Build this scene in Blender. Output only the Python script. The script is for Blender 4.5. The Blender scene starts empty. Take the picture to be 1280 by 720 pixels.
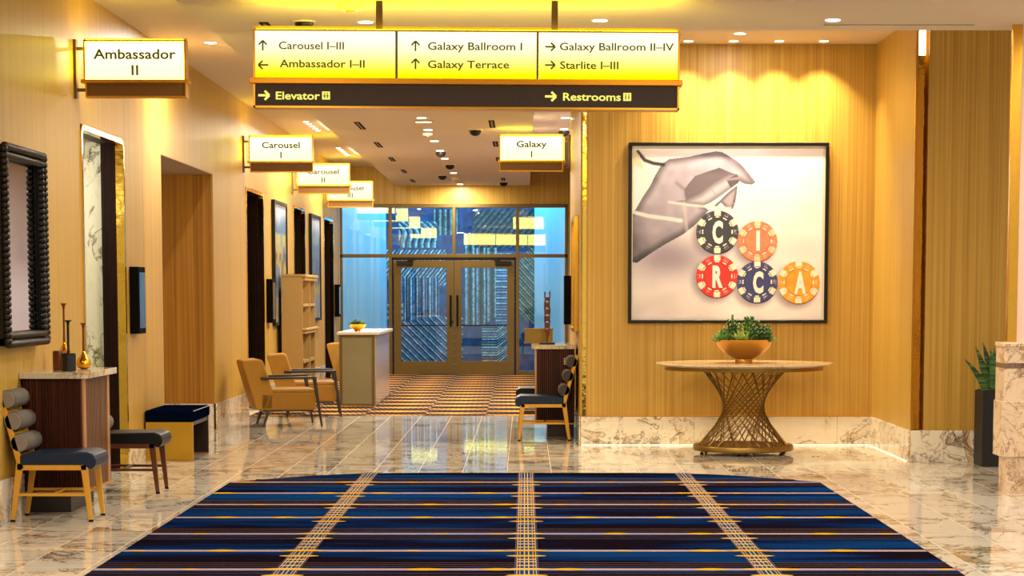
import bpy, math, random
import numpy as np
from mathutils import Vector, Matrix
random.seed(7)
PI = math.pi
SC = bpy.context.scene
COL = SC.collection

# ---------------------------------------------------------------- camera
F = 2600.0; TANP = .0873; EYE = 1.55; VX = 656.0; HY = 367.0
TH = math.atan(TANP); PY = HY + F * TANP
cd = bpy.data.cameras.new('camera'); cam = bpy.data.objects.new('camera', cd); COL.objects.link(cam)
cam.location = (0, 0, EYE); cam.rotation_euler = (PI / 2 - TH, 0, 0)
cd.sensor_width = 36; cd.lens = F * 36 / 1280
cd.shift_x = (640 - VX) / 1280; cd.shift_y = (PY - 360) / 1280
cd.clip_end = 200; cd.clip_start = .5
SC.camera = cam
SC.view_settings.view_transform = 'Standard'; SC.view_settings.look = 'None'
SC.view_settings.gamma = 1; SC.view_settings.use_curve_mapping = False
SC.view_settings.exposure = -0.15
# ---------------------------------------------------------------- world: soft warm ambient fill, added from the open side behind the camera
w = bpy.data.worlds.new('world'); SC.world = w; w.use_nodes = True
w.node_tree.nodes['Background'].inputs[0].default_value = (1.0, .90, .76, 1)
w.node_tree.nodes['Background'].inputs[1].default_value = .9

def lamp(kind, loc, power, col, rot=(0, 0, 0), size=.3, size_y=None, angle=80, blend=.6, name='lamp'):
    l = bpy.data.lights.new(name, kind); l.energy = power; l.color = col
    if kind == 'AREA':
        l.size = size
        if size_y: l.shape = 'RECTANGLE'; l.size_y = size_y
        else: l.shape = 'DISK'
    elif kind == 'SPOT':
        l.spot_size = math.radians(angle); l.spot_blend = blend; l.shadow_soft_size = size
    else: l.shadow_soft_size = size
    o = bpy.data.objects.new(name, l); o.location = loc; o.rotation_euler = rot; COL.objects.link(o)
    return o
WARM = (1, .80, .48); WW = (1, .90, .76); COOL = (.05, .50, .95)
# blue foyer behind the glass doors
lamp('AREA', (-1.3, 41.8, 3.7), 150, COOL, size=3.6, size_y=1.6)
lamp('AREA', (-3.3, 41.6, 3.6), 26, COOL, size=.8, size_y=2.2)
lamp('AREA', (.7, 41.6, 3.6), 26, COOL, size=.8, size_y=2.2)

# ---------------------------------------------------------------- helpers
def lin(r, g=None, b=None):
    if g is None: r, g, b = r
    return tuple(((c / 255) / 12.92 if c / 255 <= .04045 else ((c / 255 + .055) / 1.055) ** 2.4) for c in (r, g, b))
cs, sn = math.cos(TH), math.sin(TH)
def at(u, v, Y):            # a point on the plane y = Y, from measured picture coordinates
    a = (u - VX) / F; b = (PY - v) / F
    dy, dz = cs + b * sn, b * cs - sn
    t = Y / dy
    return (a * t, Y, dz * t + EYE)
def atz(u, v, z):
    a = (u - VX) / F; b = (PY - v) / F
    dy, dz = cs + b * sn, b * cs - sn
    t = (z - EYE) / dz
    return (a * t, dy * t, z)

class M:
    def __init__(s): s.v = []; s.f = []; s.mi = []; s.m = 0
    def add(s, vs, fs):
        n = len(s.v); s.v += [tuple(p) for p in vs]
        for f in fs: s.f.append(tuple(i + n for i in f)); s.mi.append(s.m)
        return s
    def box(s, x0, x1, y0, y1, z0, z1, T=None):
        vs = [(x, y, z) for z in (z0, z1) for y in (y0, y1) for x in (x0, x1)]
        if T: vs = [tuple(T @ Vector(p)) for p in vs]
        return s.add(vs, [(0, 2, 3, 1), (4, 5, 7, 6), (0, 1, 5, 4), (2, 6, 7, 3), (0, 4, 6, 2), (1, 3, 7, 5)])
    def tube(s, pts, rs, n=8, cap=True, flat=1.0):
        if not hasattr(rs, '__len__'): rs = [rs] * len(pts)
        P = [Vector(p) for p in pts]; rings = []
        prev = None
        for i, p in enumerate(P):
            t = (P[min(i + 1, len(P) - 1)] - P[max(i - 1, 0)]).normalized()
            if prev is None:
                a = Vector((0, 0, 1)) if abs(t.z) < .9 else Vector((1, 0, 0))
                u = t.cross(a).normalized()
            else: u = (prev - t * prev.dot(t)).normalized()
            prev = u; w_ = t.cross(u)
            rings.append([p + (u * math.cos(2 * PI * k / n) + w_ * flat * math.sin(2 * PI * k / n)) * rs[i] for k in range(n)])
        vs = [q for r in rings for q in r]; fs = []
        for i in range(len(P) - 1):
            for k in range(n):
                a = i * n + k; b = i * n + (k + 1) % n
                fs.append((a, b, b + n, a + n))
        if cap: fs.append(tuple(range(n))[::-1]); fs.append(tuple((len(P) - 1) * n + k for k in range(n)))
        return s.add(vs, fs)
    def bar(s, p0, p1, w0, d0, w1=None, d1=None, side=(0, 1, 0)):     # tapered rectangular member
        w1 = w0 if w1 is None else w1; d1 = d0 if d1 is None else d1
        p0 = Vector(p0); p1 = Vector(p1); t = (p1 - p0).normalized(); sd = Vector(side); u = t.cross(sd).normalized()
        sd = u.cross(t).normalized()
        vs = []
        for p, w_, d in ((p0, w0, d0), (p1, w1, d1)):
            for a, b in ((-1, -1), (1, -1), (1, 1), (-1, 1)): vs.append(p + u * a * w_ / 2 + sd * b * d / 2)
        return s.add(vs, [(0, 1, 2, 3), (7, 6, 5, 4), (0, 4, 5, 1), (1, 5, 6, 2), (2, 6, 7, 3), (3, 7, 4, 0)])
    def lathe(s, prof, n=32, c=(0, 0, 0), sx=1, sy=1):
        vs = [(c[0] + r * sx * math.cos(2 * PI * k / n), c[1] + r * sy * math.sin(2 * PI * k / n), c[2] + z) for r, z in prof for k in range(n)]
        fs = []
        for i in range(len(prof) - 1):
            for k in range(n):
                a = i * n + k; b = i * n + (k + 1) % n
                fs.append((a, b, b + n, a + n))
        fs.append(tuple(range(n))[::-1]); fs.append(tuple((len(prof) - 1) * n + k for k in range(n)))
        return s.add(vs, fs)
    def prism(s, pts, t0, t1, axis='y'):       # polygon in a plane, extruded along the axis
        n = len(pts)
        def mk(p, t): return {'y': (p[0], t, p[1]), 'z': (p[0], p[1], t), 'x': (t, p[0], p[1])}[axis]
        return s.add([mk(p, t0) for p in pts] + [mk(p, t1) for p in pts],
                     [tuple(range(n)), tuple(range(2 * n - 1, n - 1, -1))] + [(i, i + n, (i + 1) % n + n, (i + 1) % n) for i in range(n)])
    def mesh(s, name, mats, smooth=False):
        me = bpy.data.meshes.new(name); me.from_pydata(s.v, [], s.f)
        if not isinstance(mats, (list, tuple)): mats = [mats]
        for m in mats: me.materials.append(m)
        if len(mats) > 1: me.polygons.foreach_set('material_index', s.mi)
        if smooth:
            me.polygons.foreach_set('use_smooth', [True] * len(me.polygons))
            try: me.set_sharp_from_angle(angle=math.radians(38))
            except Exception: pass
        me.validate(); me.update(); return me
    def build(s, name, mats, parent=None, smooth=False, bevel=0, seg=2, loc=None, rot=None):
        me = s.mesh(name, mats, smooth)
        import bmesh
        b = bmesh.new(); b.from_mesh(me); bmesh.ops.recalc_face_normals(b, faces=b.faces); b.to_mesh(me); b.free()
        o = bpy.data.objects.new(name, me); COL.objects.link(o)
        if parent: o.parent = parent
        if loc: o.location = loc
        if rot: o.rotation_euler = rot
        if bevel:
            md = o.modifiers.new('bevel', 'BEVEL'); md.width = bevel; md.segments = seg; md.limit_method = 'ANGLE'
            if seg > 1:
                me.polygons.foreach_set('use_smooth', [True] * len(me.polygons))
                md.harden_normals = True
        return o
def tag(o, label=None, cat=None, group=None, kind=None):
    if label: o['label'] = label
    if cat: o['category'] = cat
    if group: o['group'] = group
    if kind: o['kind'] = kind
    return o
def empty(name, loc=(0, 0, 0), rz=0, **k):
    o = bpy.data.objects.new(name, None); o.empty_display_size = .1; COL.objects.link(o)
    o.location = loc; o.rotation_euler = (0, 0, rz); tag(o, **k); return o
def copy_tree(o, parent=None):
    c = o.copy(); COL.objects.link(c)
    if parent: c.parent = parent
    for ch in list(o.children): copy_tree(ch, c)
    return c
def inst(me, name, parent, loc, rot=(0, 0, 0), sc=(1, 1, 1)):
    o = bpy.data.objects.new(name, me); COL.objects.link(o); o.parent = parent
    o.location = loc; o.rotation_euler = rot; o.scale = sc; return o

# ---------------------------------------------------------------- materials
def mat(name):
    m = bpy.data.materials.new(name); m.use_nodes = True
    nt = m.node_tree; return m, nt, nt.nodes, nt.links, nt.nodes['Principled BSDF']
def basic(name, col, rough=.5, metal=0, emit=None, es=0, coat=0, var=.06, vscale=8, spec=.5, bump=0):
    m, nt, N, L, B = mat(name)
    tc = N.new('ShaderNodeTexCoord'); no = N.new('ShaderNodeTexNoise'); no.inputs['Scale'].default_value = vscale; no.inputs['Detail'].default_value = 4
    L.new(tc.outputs['Object'], no.inputs['Vector'])
    mr = N.new('ShaderNodeMapRange'); mr.inputs[3].default_value = 1 - var; mr.inputs[4].default_value = 1 + var
    L.new(no.outputs['Fac'], mr.inputs[0])
    mx = N.new('ShaderNodeVectorMath'); mx.operation = 'SCALE'; mx.inputs[0].default_value = col[:3]
    L.new(mr.outputs[0], mx.inputs['Scale']); L.new(mx.outputs[0], B.inputs['Base Color'])
    B.inputs['Roughness'].default_value = rough; B.inputs['Metallic'].default_value = metal
    B.inputs['Coat Weight'].default_value = coat; B.inputs['Coat Roughness'].default_value = .08
    B.inputs['Specular IOR Level'].default_value = spec
    if emit: B.inputs['Emission Color'].default_value = (*emit, 1); B.inputs['Emission Strength'].default_value = es
    if bump:
        bp = N.new('ShaderNodeBump'); bp.inputs['Strength'].default_value = bump; bp.inputs['Distance'].default_value = .01
        L.new(no.outputs['Fac'], bp.inputs['Height']); L.new(bp.outputs[0], B.inputs['Normal'])
    return m
def math_n(N, L, op, a, b=None, c=None):
    n = N.new('ShaderNodeMath'); n.operation = op
    for i, x in enumerate((a, b, c)):
        if x is None: continue
        if isinstance(x, (int, float)): n.inputs[i].default_value = x
        else: L.new(x, n.inputs[i])
    return n.outputs[0]
def ramp(N, L, src, stops, interp='LINEAR'):
    r = N.new('ShaderNodeValToRGB'); cr = r.color_ramp; cr.interpolation = interp
    while len(cr.elements) < len(stops): cr.elements.new(.5)
    for e, (p, c) in zip(cr.elements, stops): e.position = p; e.color = (*c[:3], 1)
    L.new(src, r.inputs[0]); return r.outputs[0]
def mixc(N, L, fac, a, b, mode='MIX'):
    m = N.new('ShaderNodeMix'); m.data_type = 'RGBA'; m.blend_type = mode
    if isinstance(fac, (int, float)): m.inputs[0].default_value = fac
    else: L.new(fac, m.inputs[0])
    for i, x in ((6, a), (7, b)):
        if isinstance(x, tuple): m.inputs[i].default_value = (*x[:3], 1)
        else: L.new(x, m.inputs[i])
    return m.outputs[2]
def wood(name, c0, c1, c2, rough=.42, fine=60, zs=.35, coat=.0, tint=.12):
    """vertical-grain veneer: world x,y compress the noise, z stretches it; each panel gets its own tone"""
    m, nt, N, L, B = mat(name)
    geo = N.new('ShaderNodeNewGeometry'); oi = N.new('ShaderNodeObjectInfo')
    off = math_n(N, L, 'MULTIPLY', oi.outputs['Random'], 13.0)
    cx = N.new('ShaderNodeCombineXYZ'); L.new(off, cx.inputs[0]); L.new(off, cx.inputs[1])
    ad = N.new('ShaderNodeVectorMath'); L.new(geo.outputs['Position'], ad.inputs[0]); L.new(cx.outputs[0], ad.inputs[1])
    def ns(sx, sz, det, rgh=.5):
        mp = N.new('ShaderNodeMapping'); mp.inputs['Scale'].default_value = (sx, sx, sz); L.new(ad.outputs[0], mp.inputs[0])
        n = N.new('ShaderNodeTexNoise'); n.inputs['Scale'].default_value = 1; n.inputs['Detail'].default_value = det; n.inputs['Roughness'].default_value = rgh
        L.new(mp.outputs[0], n.inputs['Vector']); return n.outputs['Fac']
    a = ns(fine, zs, 2); b = ns(fine * .14, zs * .25, 4, .65)
    s = math_n(N, L, 'ADD', math_n(N, L, 'MULTIPLY', a, .62), math_n(N, L, 'MULTIPLY', b, .38))
    c = ramp(N, L, s, [(.34, c0), (.5, c1), (.66, c2)])
    tn = N.new('ShaderNodeMapRange'); tn.inputs[3].default_value = 1 - tint; tn.inputs[4].default_value = 1 + tint * .5; L.new(oi.outputs['Random'], tn.inputs[0])
    vm = N.new('ShaderNodeVectorMath'); vm.operation = 'SCALE'; L.new(c, vm.inputs[0]); L.new(tn.outputs[0], vm.inputs['Scale'])
    L.new(vm.outputs[0], B.inputs['Base Color'])
    B.inputs['Roughness'].default_value = rough; B.inputs['Coat Weight'].default_value = coat; B.inputs['Coat Roughness'].default_value = .2
    B.inputs['Specular IOR Level'].default_value = .12 if c1[0] < .06 else .4
    return m
def marble(name, base, warm, vein, rough=.05, scale=1.0, amount=1.0, objrand=True, stretch=(1, 1, 1), coat=0):
    m, nt, N, L, B = mat(name)
    geo = N.new('ShaderNodeNewGeometry'); oi = N.new('ShaderNodeObjectInfo')
    vec = geo.outputs['Position']
    if objrand:
        off = math_n(N, L, 'MULTIPLY', oi.outputs['Random'], 37.0)
        cx = N.new('ShaderNodeCombineXYZ'); L.new(off, cx.inputs[0]); L.new(off, cx.inputs[2])
        ad = N.new('ShaderNodeVectorMath'); L.new(vec, ad.inputs[0]); L.new(cx.outputs[0], ad.inputs[1]); vec = ad.outputs[0]
    mp = N.new('ShaderNodeMapping'); mp.inputs['Scale'].default_value = stretch; mp.inputs['Rotation'].default_value = (.3, .2, .5); L.new(vec, mp.inputs[0]); vec = mp.outputs[0]
    def ns(sc, det, rgh, dist):
        n = N.new('ShaderNodeTexNoise'); n.inputs['Scale'].default_value = sc * scale; n.inputs['Detail'].default_value = det
        n.inputs['Roughness'].default_value = rgh; n.inputs['Distortion'].default_value = dist; L.new(vec, n.inputs['Vector']); return n.outputs['Fac']
    big = ns(1.1, 4, .55, .6)
    v1 = ns(1.5, 8, .6, 1.2); v2 = ns(3.6, 7, .6, .8); v3 = ns(.8, 9, .58, 1.8)
    def veinf(x, k, c0=.5): return math_n(N, L, 'POWER', math_n(N, L, 'SUBTRACT', 1.0, math_n(N, L, 'MINIMUM', math_n(N, L, 'MULTIPLY', math_n(N, L, 'ABSOLUTE', math_n(N, L, 'SUBTRACT', x, c0)), k), 1.0)), 1.4)
    gate = ramp(N, L, big, [(.44, (.05,) * 3), (.58, (1,) * 3)])
    patch = math_n(N, L, 'MULTIPLY', ramp(N, L, v3, [(.53, (0, 0, 0)), (.575, (1, 1, 1)), (.60, (.35,) * 3), (.66, (0, 0, 0))]), gate)
    col = mixc(N, L, math_n(N, L, 'MULTIPLY', patch, min(1, .8 * amount)), base, warm)
    f1 = math_n(N, L, 'MULTIPLY', math_n(N, L, 'MULTIPLY', veinf(v1, 38.0), gate), min(1, .95 * amount))
    col = mixc(N, L, f1, col, vein)
    f2 = math_n(N, L, 'MULTIPLY', math_n(N, L, 'MULTIPLY', veinf(v2, 55.0), gate), .6 * amount)
    col = mixc(N, L, f2, col, vein)
    f3 = math_n(N, L, 'MULTIPLY', math_n(N, L, 'MULTIPLY', veinf(v3, 60.0, .545), 1.0), .8 * amount)
    col = mixc(N, L, f3, col, vein)
    L.new(col, B.inputs['Base Color'])
    B.inputs['Roughness'].default_value = rough; B.inputs['Coat Weight'].default_value = coat; B.inputs['Coat Roughness'].default_value = .03
    return m
def emis(name, col, k):
    m, nt, N, L, B = mat(name)
    N.remove(B); e = N.new('ShaderNodeEmission'); e.inputs[0].default_value = (*col, 1); e.inputs[1].default_value = k
    L.new(e.outputs[0], N['Material Output'].inputs[0]); return m
def attrmat(name, rough=.6, coat=0, grain=0):
    m, nt, N, L, B = mat(name)
    a = N.new('ShaderNodeVertexColor'); a.layer_name = 'Col'
    L.new(a.outputs[0], B.inputs['Base Color']); B.inputs['Roughness'].default_value = rough
    B.inputs['Coat Weight'].default_value = coat; B.inputs['Coat Roughness'].default_value = .05
    return m
def glassmat(name, tint, refl=1.0, ior=1.5):
    m, nt, N, L, B = mat(name); N.remove(B)
    t = N.new('ShaderNodeBsdfTransparent'); t.inputs[0].default_value = (*tint, 1)
    g = N.new('ShaderNodeBsdfGlossy'); g.inputs['Roughness'].default_value = .0; g.inputs[0].default_value = (refl,) * 3 + (1,)
    fr = N.new('ShaderNodeFresnel'); fr.inputs[0].default_value = ior
    mx = N.new('ShaderNodeMixShader'); L.new(fr.outputs[0], mx.inputs[0]); L.new(t.outputs[0], mx.inputs[1]); L.new(g.outputs[0], mx.inputs[2])
    L.new(mx.outputs[0], N['Material Output'].inputs[0]); return m

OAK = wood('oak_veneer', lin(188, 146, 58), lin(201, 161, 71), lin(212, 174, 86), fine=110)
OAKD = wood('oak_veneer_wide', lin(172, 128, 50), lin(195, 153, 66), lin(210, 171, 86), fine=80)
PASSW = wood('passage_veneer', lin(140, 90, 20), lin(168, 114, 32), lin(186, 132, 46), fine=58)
WAL = wood('walnut', lin(26, 8, 5), lin(58, 22, 12), lin(92, 42, 22), rough=.45)
WALM = wood('walnut_light', lin(84, 50, 26), lin(110, 70, 38), lin(128, 84, 48), rough=.4)
DOORW = wood('dark_door_wood', lin(16, 7, 4), lin(32, 15, 8), lin(44, 22, 12), rough=.5)
MFLOOR = marble('floor_marble', lin(226, 218, 202), lin(168, 124, 60), lin(64, 48, 32), rough=.04, scale=1.2, amount=1.2)
MBASE = marble('baseboard_marble', lin(240, 230, 210), lin(200, 150, 88), lin(96, 66, 36), rough=.12, scale=1.7, amount=.95)
MTOP = marble('console_marble', lin(214, 198, 166), lin(180, 146, 92), lin(110, 88, 56), rough=.1, scale=3)
MWALL = marble('vestibule_marble', lin(214, 216, 196), lin(180, 176, 140), lin(60, 54, 34), rough=.15, scale=2.2, objrand=False, stretch=(1, 1, .45))
MCOUNT = marble('counter_marble', lin(228, 200, 168), lin(206, 164, 116), lin(130, 96, 62), rough=.2, scale=2.2)
GROUT = basic('pale_grout', lin(210, 190, 156), .6)
CEIL = basic('ceiling_paint', lin(214, 196, 172), .75, var=.02, vscale=2)
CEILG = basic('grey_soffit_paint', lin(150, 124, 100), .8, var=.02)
GREYW = basic('lilac_grey_wall', lin(178, 172, 184), .7, var=.02)
GOLD = basic('brushed_gold', lin(222, 168, 62), .24, 1, var=.08, vscale=20)
GOLDP = basic('polished_gold', lin(240, 196, 84), .07, 1, var=.1, vscale=14, bump=.25)
BRASSF = basic('antique_brass', lin(146, 114, 54), .38, .8, var=.12, vscale=12)
BRONZE = basic('bronze_frame', lin(116, 92, 38), .5, .3, var=.06)
SIGNF = basic('sign_gold_frame', lin(214, 152, 40), .3, .8, var=.04)
SIGNB = basic('brown_sign_panel', lin(112, 74, 24), .35, .2, var=.05)
SIGND = basic('dark_sign_panel', lin(62, 40, 12), .5, .0, var=.05)
BLACK = basic('black_satin', lin(12, 10, 9), .4, var=.1, spec=.3)
BLACKR = basic('black_rubber', lin(14, 13, 12), .9, spec=.05)
BEAD = basic('black_bead_lacquer', lin(20, 15, 10), .3, var=.1, spec=.4)
NAVY = basic('navy_leather', lin(16, 34, 60), .42, var=.12, vscale=18, spec=.3)
NAVYV = basic('navy_velvet', lin(4, 10, 32), .8, var=.2, vscale=30, spec=0)
BLACKL = basic('black_leather', lin(14, 13, 16), .42, var=.12, vscale=18, spec=.25)
def stripefab(name, c0, c1, freq=90, axis=2):
    m, nt, N, L, B = mat(name)
    tc = N.new('ShaderNodeTexCoord'); sp = N.new('ShaderNodeSeparateXYZ'); L.new(tc.outputs['Object'], sp.inputs[0])
    s = math_n(N, L, 'SINE', math_n(N, L, 'MULTIPLY', sp.outputs[axis], freq * 2 * PI))
    f = ramp(N, L, math_n(N, L, 'MULTIPLY_ADD', s, .5, .5), [(.3, c0), (.7, c1)])
    no = N.new('ShaderNodeTexNoise'); no.inputs['Scale'].default_value = 140; L.new(tc.outputs['Object'], no.inputs['Vector'])
    c = mixc(N, L, math_n(N, L, 'MULTIPLY', no.outputs['Fac'], .5), f, c0)
    L.new(c, B.inputs['Base Color']); B.inputs['Roughness'].default_value = .85; return m
GREYF = stripefab('grey_woven_fabric', lin(66, 62, 58), lin(146, 136, 122), 60, 1)
MUST = basic('mustard_upholstery', lin(160, 112, 18), .7, var=.08, vscale=30)
MUSTB = basic('mustard_velvet_back', lin(174, 126, 40), .8, var=.14, vscale=14)
LINEN = basic('tan_linen', lin(182, 146, 84), .75, var=.08, vscale=40)
BRASSL = basic('satin_brass_panel', lin(178, 136, 24), .45, .3, var=.05)
DARKW = basic('dark_stained_wood', lin(30, 16, 10), .35, var=.2, vscale=20)
REDW = basic('reddish_walnut_frame', lin(92, 46, 20), .35, var=.2, vscale=20)
OLIVE = basic('olive_counter_panel', lin(142, 134, 98), .45, var=.05)
SILV = basic('mirror_polished_steel', lin(214, 208, 216), .2, .55, var=.1, vscale=6, bump=.5)
CTOP = basic('white_stone_top', lin(220, 214, 200), .2, var=.04)
MIRR = basic('mirror_glass', (.86, .86, .86), .02, 1, var=.0)
STRUNK = basic('planter_black', lin(26, 24, 28), .55, var=.15, vscale=30)
LEAFM = basic('succulent_green', lin(100, 146, 66), .5, var=.4, vscale=14)
LEAFD = basic('dark_succulent_green', lin(70, 100, 54), .55, var=.5, vscale=18)
LEAFY = basic('yellow_green_leaf', lin(164, 184, 92), .5, var=.3, vscale=14)
WHITEP = basic('white_plastic', lin(228, 214, 184), .4)
SCREEN = basic('screen_glass', lin(60, 66, 84), .08, 0, var=.7, vscale=9)
LAMP = emis('downlight_lens', (1, .93, .8), 9)
LAMPW = emis('warm_downlight_lens', (1, .78, .42), 12)
SLOTL = emis('led_slot', (1, .84, .5), 7)
BASEL = emis('base_led', (1, .88, .66), 1.6)
TXT = emis('dark_olive_lettering', lin(84, 76, 8), 1)
TXTL = emis('lit_yellow_lettering', (1, .90, .16), 1.25)
TXTW = basic('white_letter_print', lin(240, 232, 228), .6)

# ---------------------------------------------------------------- text
def text_mesh(s, width, height, name='lettering', bold=0, depth=.001):
    cu = bpy.data.curves.new('txt', 'FONT'); cu.body = s; cu.size = 1; cu.resolution_u = 3; cu.offset = bold
    o = bpy.data.objects.new('txt', cu); COL.objects.link(o)
    dg = bpy.context.evaluated_depsgraph_get(); me = bpy.data.meshes.new_from_object(o.evaluated_get(dg))
    bpy.data.objects.remove(o); bpy.data.curves.remove(cu)
    n = len(me.vertices); co = np.empty(n * 3); me.vertices.foreach_get('co', co); co = co.reshape(-1, 3)
    mn, mx = co.min(0), co.max(0)
    cap = .729                                  # cap height of the built-in face at size 1
    co[:, 0] = (co[:, 0] - mn[0]) / (mx[0] - mn[0]) * width
    co[:, 1] = co[:, 1] / cap * height
    out = np.stack([co[:, 0], np.zeros(n), co[:, 1]], 1)
    me.vertices.foreach_set('co', out.reshape(-1)); me.name = name; me.update(); return me
def text(s, width, height, loc, material, parent=None, bold=0, name='lettering', flip=False):
    if set(s) == {'I'}:                       # roman numerals: each stroke a letter of its own
        k = len(s); w_ = .017
        for i in range(k):
            x = loc[0] + width / 2 + (i - (k - 1) / 2) * .036
            M().box(x - w_ / 2, x + w_ / 2, loc[1], loc[1] + .001, loc[2], loc[2] + height).build('letter', material, parent)
        return
    me = text_mesh(s, width, height, name, bold); me.materials.clear(); me.materials.append(material)
    o = bpy.data.objects.new(name, me); COL.objects.link(o); o.location = loc
    if flip: o.rotation_euler = (0, 0, PI)
    if parent: o.parent = parent
    return o

# ================================================================= STRUCTURE
# ---- floor: grout bed and marble tiles, each a piece
fl = M().box(-7.5, 9, 4, 26.4, -.2, -.0007).build('floor', GROUT); tag(fl, kind='structure'); tag(M().box(-3.9, 1.3, 26.4, 40.1, -.2, -.021).build('floor_slab', GROUT), kind='structure')
TW, TL, XO, YO = .3865, .885, -.155, 11.71 - .885 * 8
GAP = .006
tile_me = M().box(-TW / 2 + GAP / 2, TW / 2 - GAP / 2, -TL / 2 + .0015, TL / 2 - .0015, -.02, 0).mesh('tile', MFLOOR)
cells = []
for j in range(0, 26):
    y0 = YO + j * TL
    if y0 > 26.39: break
    for i in range(-20, 24):
        x0 = XO + i * TW
        y1 = y0 + TL
        if x0 + TW < -7.4 or x0 > 8.9: continue
        xc, yc = x0 + TW / 2, y0 + TL / 2
        vis = abs(xc) < (abs(-656 - 0) if xc < 0 else 624) / 2600 * y1 + .3
        under_rug = abs(x0) < 2.4 and abs(x0 + TW) < 2.4 and y1 < 17 and y0 > 8.2
        inwall = xc < -3.9 and not (20.3 < yc < 23.9 or 16.7 < yc < 18.5)
        cut = y1 > 26.4
        cells.append((xc, yc, vis and not under_rug and not inwall and 11 < y1 and not cut and not (xc > 3.75 and yc > 19.1) and not (xc > .7 and yc > 21.3), under_rug, y0))
n = 0; rest = M()
cells.sort(key=lambda c: c[1])
for xc, yc, v, ur, y0 in cells:
    if v and n < 300:
        inst(tile_me, 'tile', fl, (xc, yc, 0)); n += 1
    else:
        yb = min(y0 + TL, 26.4)
        rest.box(xc - TW / 2 + GAP / 2, xc + TW / 2 - GAP / 2, y0 + .0015, yb - .0015, -.02, 0)
tag(rest.build('tile_field', MFLOOR, fl), kind='stuff')
# small floor socket near the table
sk = tag(empty('floor_socket', atz(1019, 571, 0)), 'small dark round floor socket on marble right of the round table', 'socket')
for dx in (-.02, .03): M().lathe([(.014, 0), (.014, .003), (.008, .004)], 12).build('socket_cap', BLACK, sk, loc=(dx, 0, 0))

# ---- patterned carpet of the corridor
def carpet_mat():
    m, nt, N, L, B = mat('corridor_carpet')
    g = N.new('ShaderNodeNewGeometry'); sp = N.new('ShaderNodeSeparateXYZ'); L.new(g.outputs['Position'], sp.inputs[0])
    X_, Y_ = sp.outputs[0], sp.outputs[1]
    # staggered blocks of fine bars with long gold spindles between
    ix = math_n(N, L, 'FLOOR', math_n(N, L, 'DIVIDE', math_n(N, L, 'ADD', X_, 20.0), .78))
    yy = math_n(N, L, 'ADD', Y_, math_n(N, L, 'MULTIPLY', ix, .43))
    fy = math_n(N, L, 'FRACT', math_n(N, L, 'DIVIDE', yy, .92))
    fx = math_n(N, L, 'FRACT', math_n(N, L, 'DIVIDE', math_n(N, L, 'ADD', X_, 20.0), .78))
    bars = math_n(N, L, 'GREATER_THAN', math_n(N, L, 'SINE', math_n(N, L, 'MULTIPLY', math_n(N, L, 'ADD', X_, math_n(N, L, 'MULTIPLY', Y_, .16)), 92)), .1)
    rows = math_n(N, L, 'GREATER_THAN', math_n(N, L, 'SINE', math_n(N, L, 'MULTIPLY', yy, 2 * PI / .23)), -.3)
    br = math_n(N, L, 'MULTIPLY', bars, rows)
    base = ramp(N, L, fy, [(0, lin(44, 32, 48)), (.35, lin(132, 106, 76)), (.6, lin(192, 158, 104)), (.85, lin(88, 66, 60)), (1, lin(40, 30, 46))])
    c = mixc(N, L, br, base, lin(44, 26, 32))
    d = math_n(N, L, 'ADD', math_n(N, L, 'MULTIPLY', math_n(N, L, 'ABSOLUTE', math_n(N, L, 'SUBTRACT', fy, .5)), 6.0), math_n(N, L, 'MULTIPLY', math_n(N, L, 'ABSOLUTE', math_n(N, L, 'SUBTRACT', fx, .5)), 2.2))
    c = mixc(N, L, math_n(N, L, 'LESS_THAN', d, 1.0), c, lin(226, 160, 78))
    L.new(c, B.inputs['Base Color']); B.inputs['Roughness'].default_value = .95; B.inputs['Specular IOR Level'].default_value = 0
    return m
cp = M().box(-3.5, 1.1, 26.4, 39.85, -.02, .004).build('fitted_carpet', carpet_mat())
tag(cp, 'gold and purple patterned corridor carpet running to the glass doors', 'carpet')
tag(M().box(-7.4, 1.3, 26.385, 26.4, -.1, .006).build('trim_1', BRASSF), kind='structure')

# ---- left wall
WX = -3.54
OPEN = [(16.73, 18.5), (20.42, 23.8), (26.56, 28.32), (31.98, 33.66), (36.78, 38.6)]
DH = 2.9
wl = M()
ys = 8.0; segs = []
for a, b in OPEN: segs.append((ys, a)); ys = b
segs.append((ys, 39.9))
for a, b in segs: wl.box(WX - .18, WX - .02, a, b, 0, 4.1)
for a, b in OPEN: wl.box(WX - .18, WX - .02, a, b, DH, 4.1)
wall_left = tag(wl.build('wall_left', OAKD), kind='structure')
PZ = 4.02
for a, b in segs:
    k = max(1, round((b - a) / 1.25)); st = (b - a) / k
    for i in range(k):
        g0 = .0015 if i else 0; g1 = .0015 if i < k - 1 else 0
        M().box(WX - .02, WX, a + i * st + g0, a + (i + 1) * st - g1, .294, PZ).build('panel', OAK, wall_left)
for a, b in OPEN:
    k = 2 if b - a > 2.5 else 1; st = (b - a) / k
    for i in range(k): M().box(WX - .02, WX, a + i * st, a + (i + 1) * st, DH, PZ).build('panel', OAK, wall_left)
bbl = tag(empty('baseboard_left', (WX, 8, 0)), kind='structure')
for a, b in segs:
    k = max(1, round((b - a) / .95)); st = (b - a) / k
    for i in range(k):
        M().box(0, .018, a + i * st - 8 + .001, a + (i + 1) * st - 8 - .001, 0, .294).build('stone', MBASE, bbl, bevel=.002, seg=1)
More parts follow.
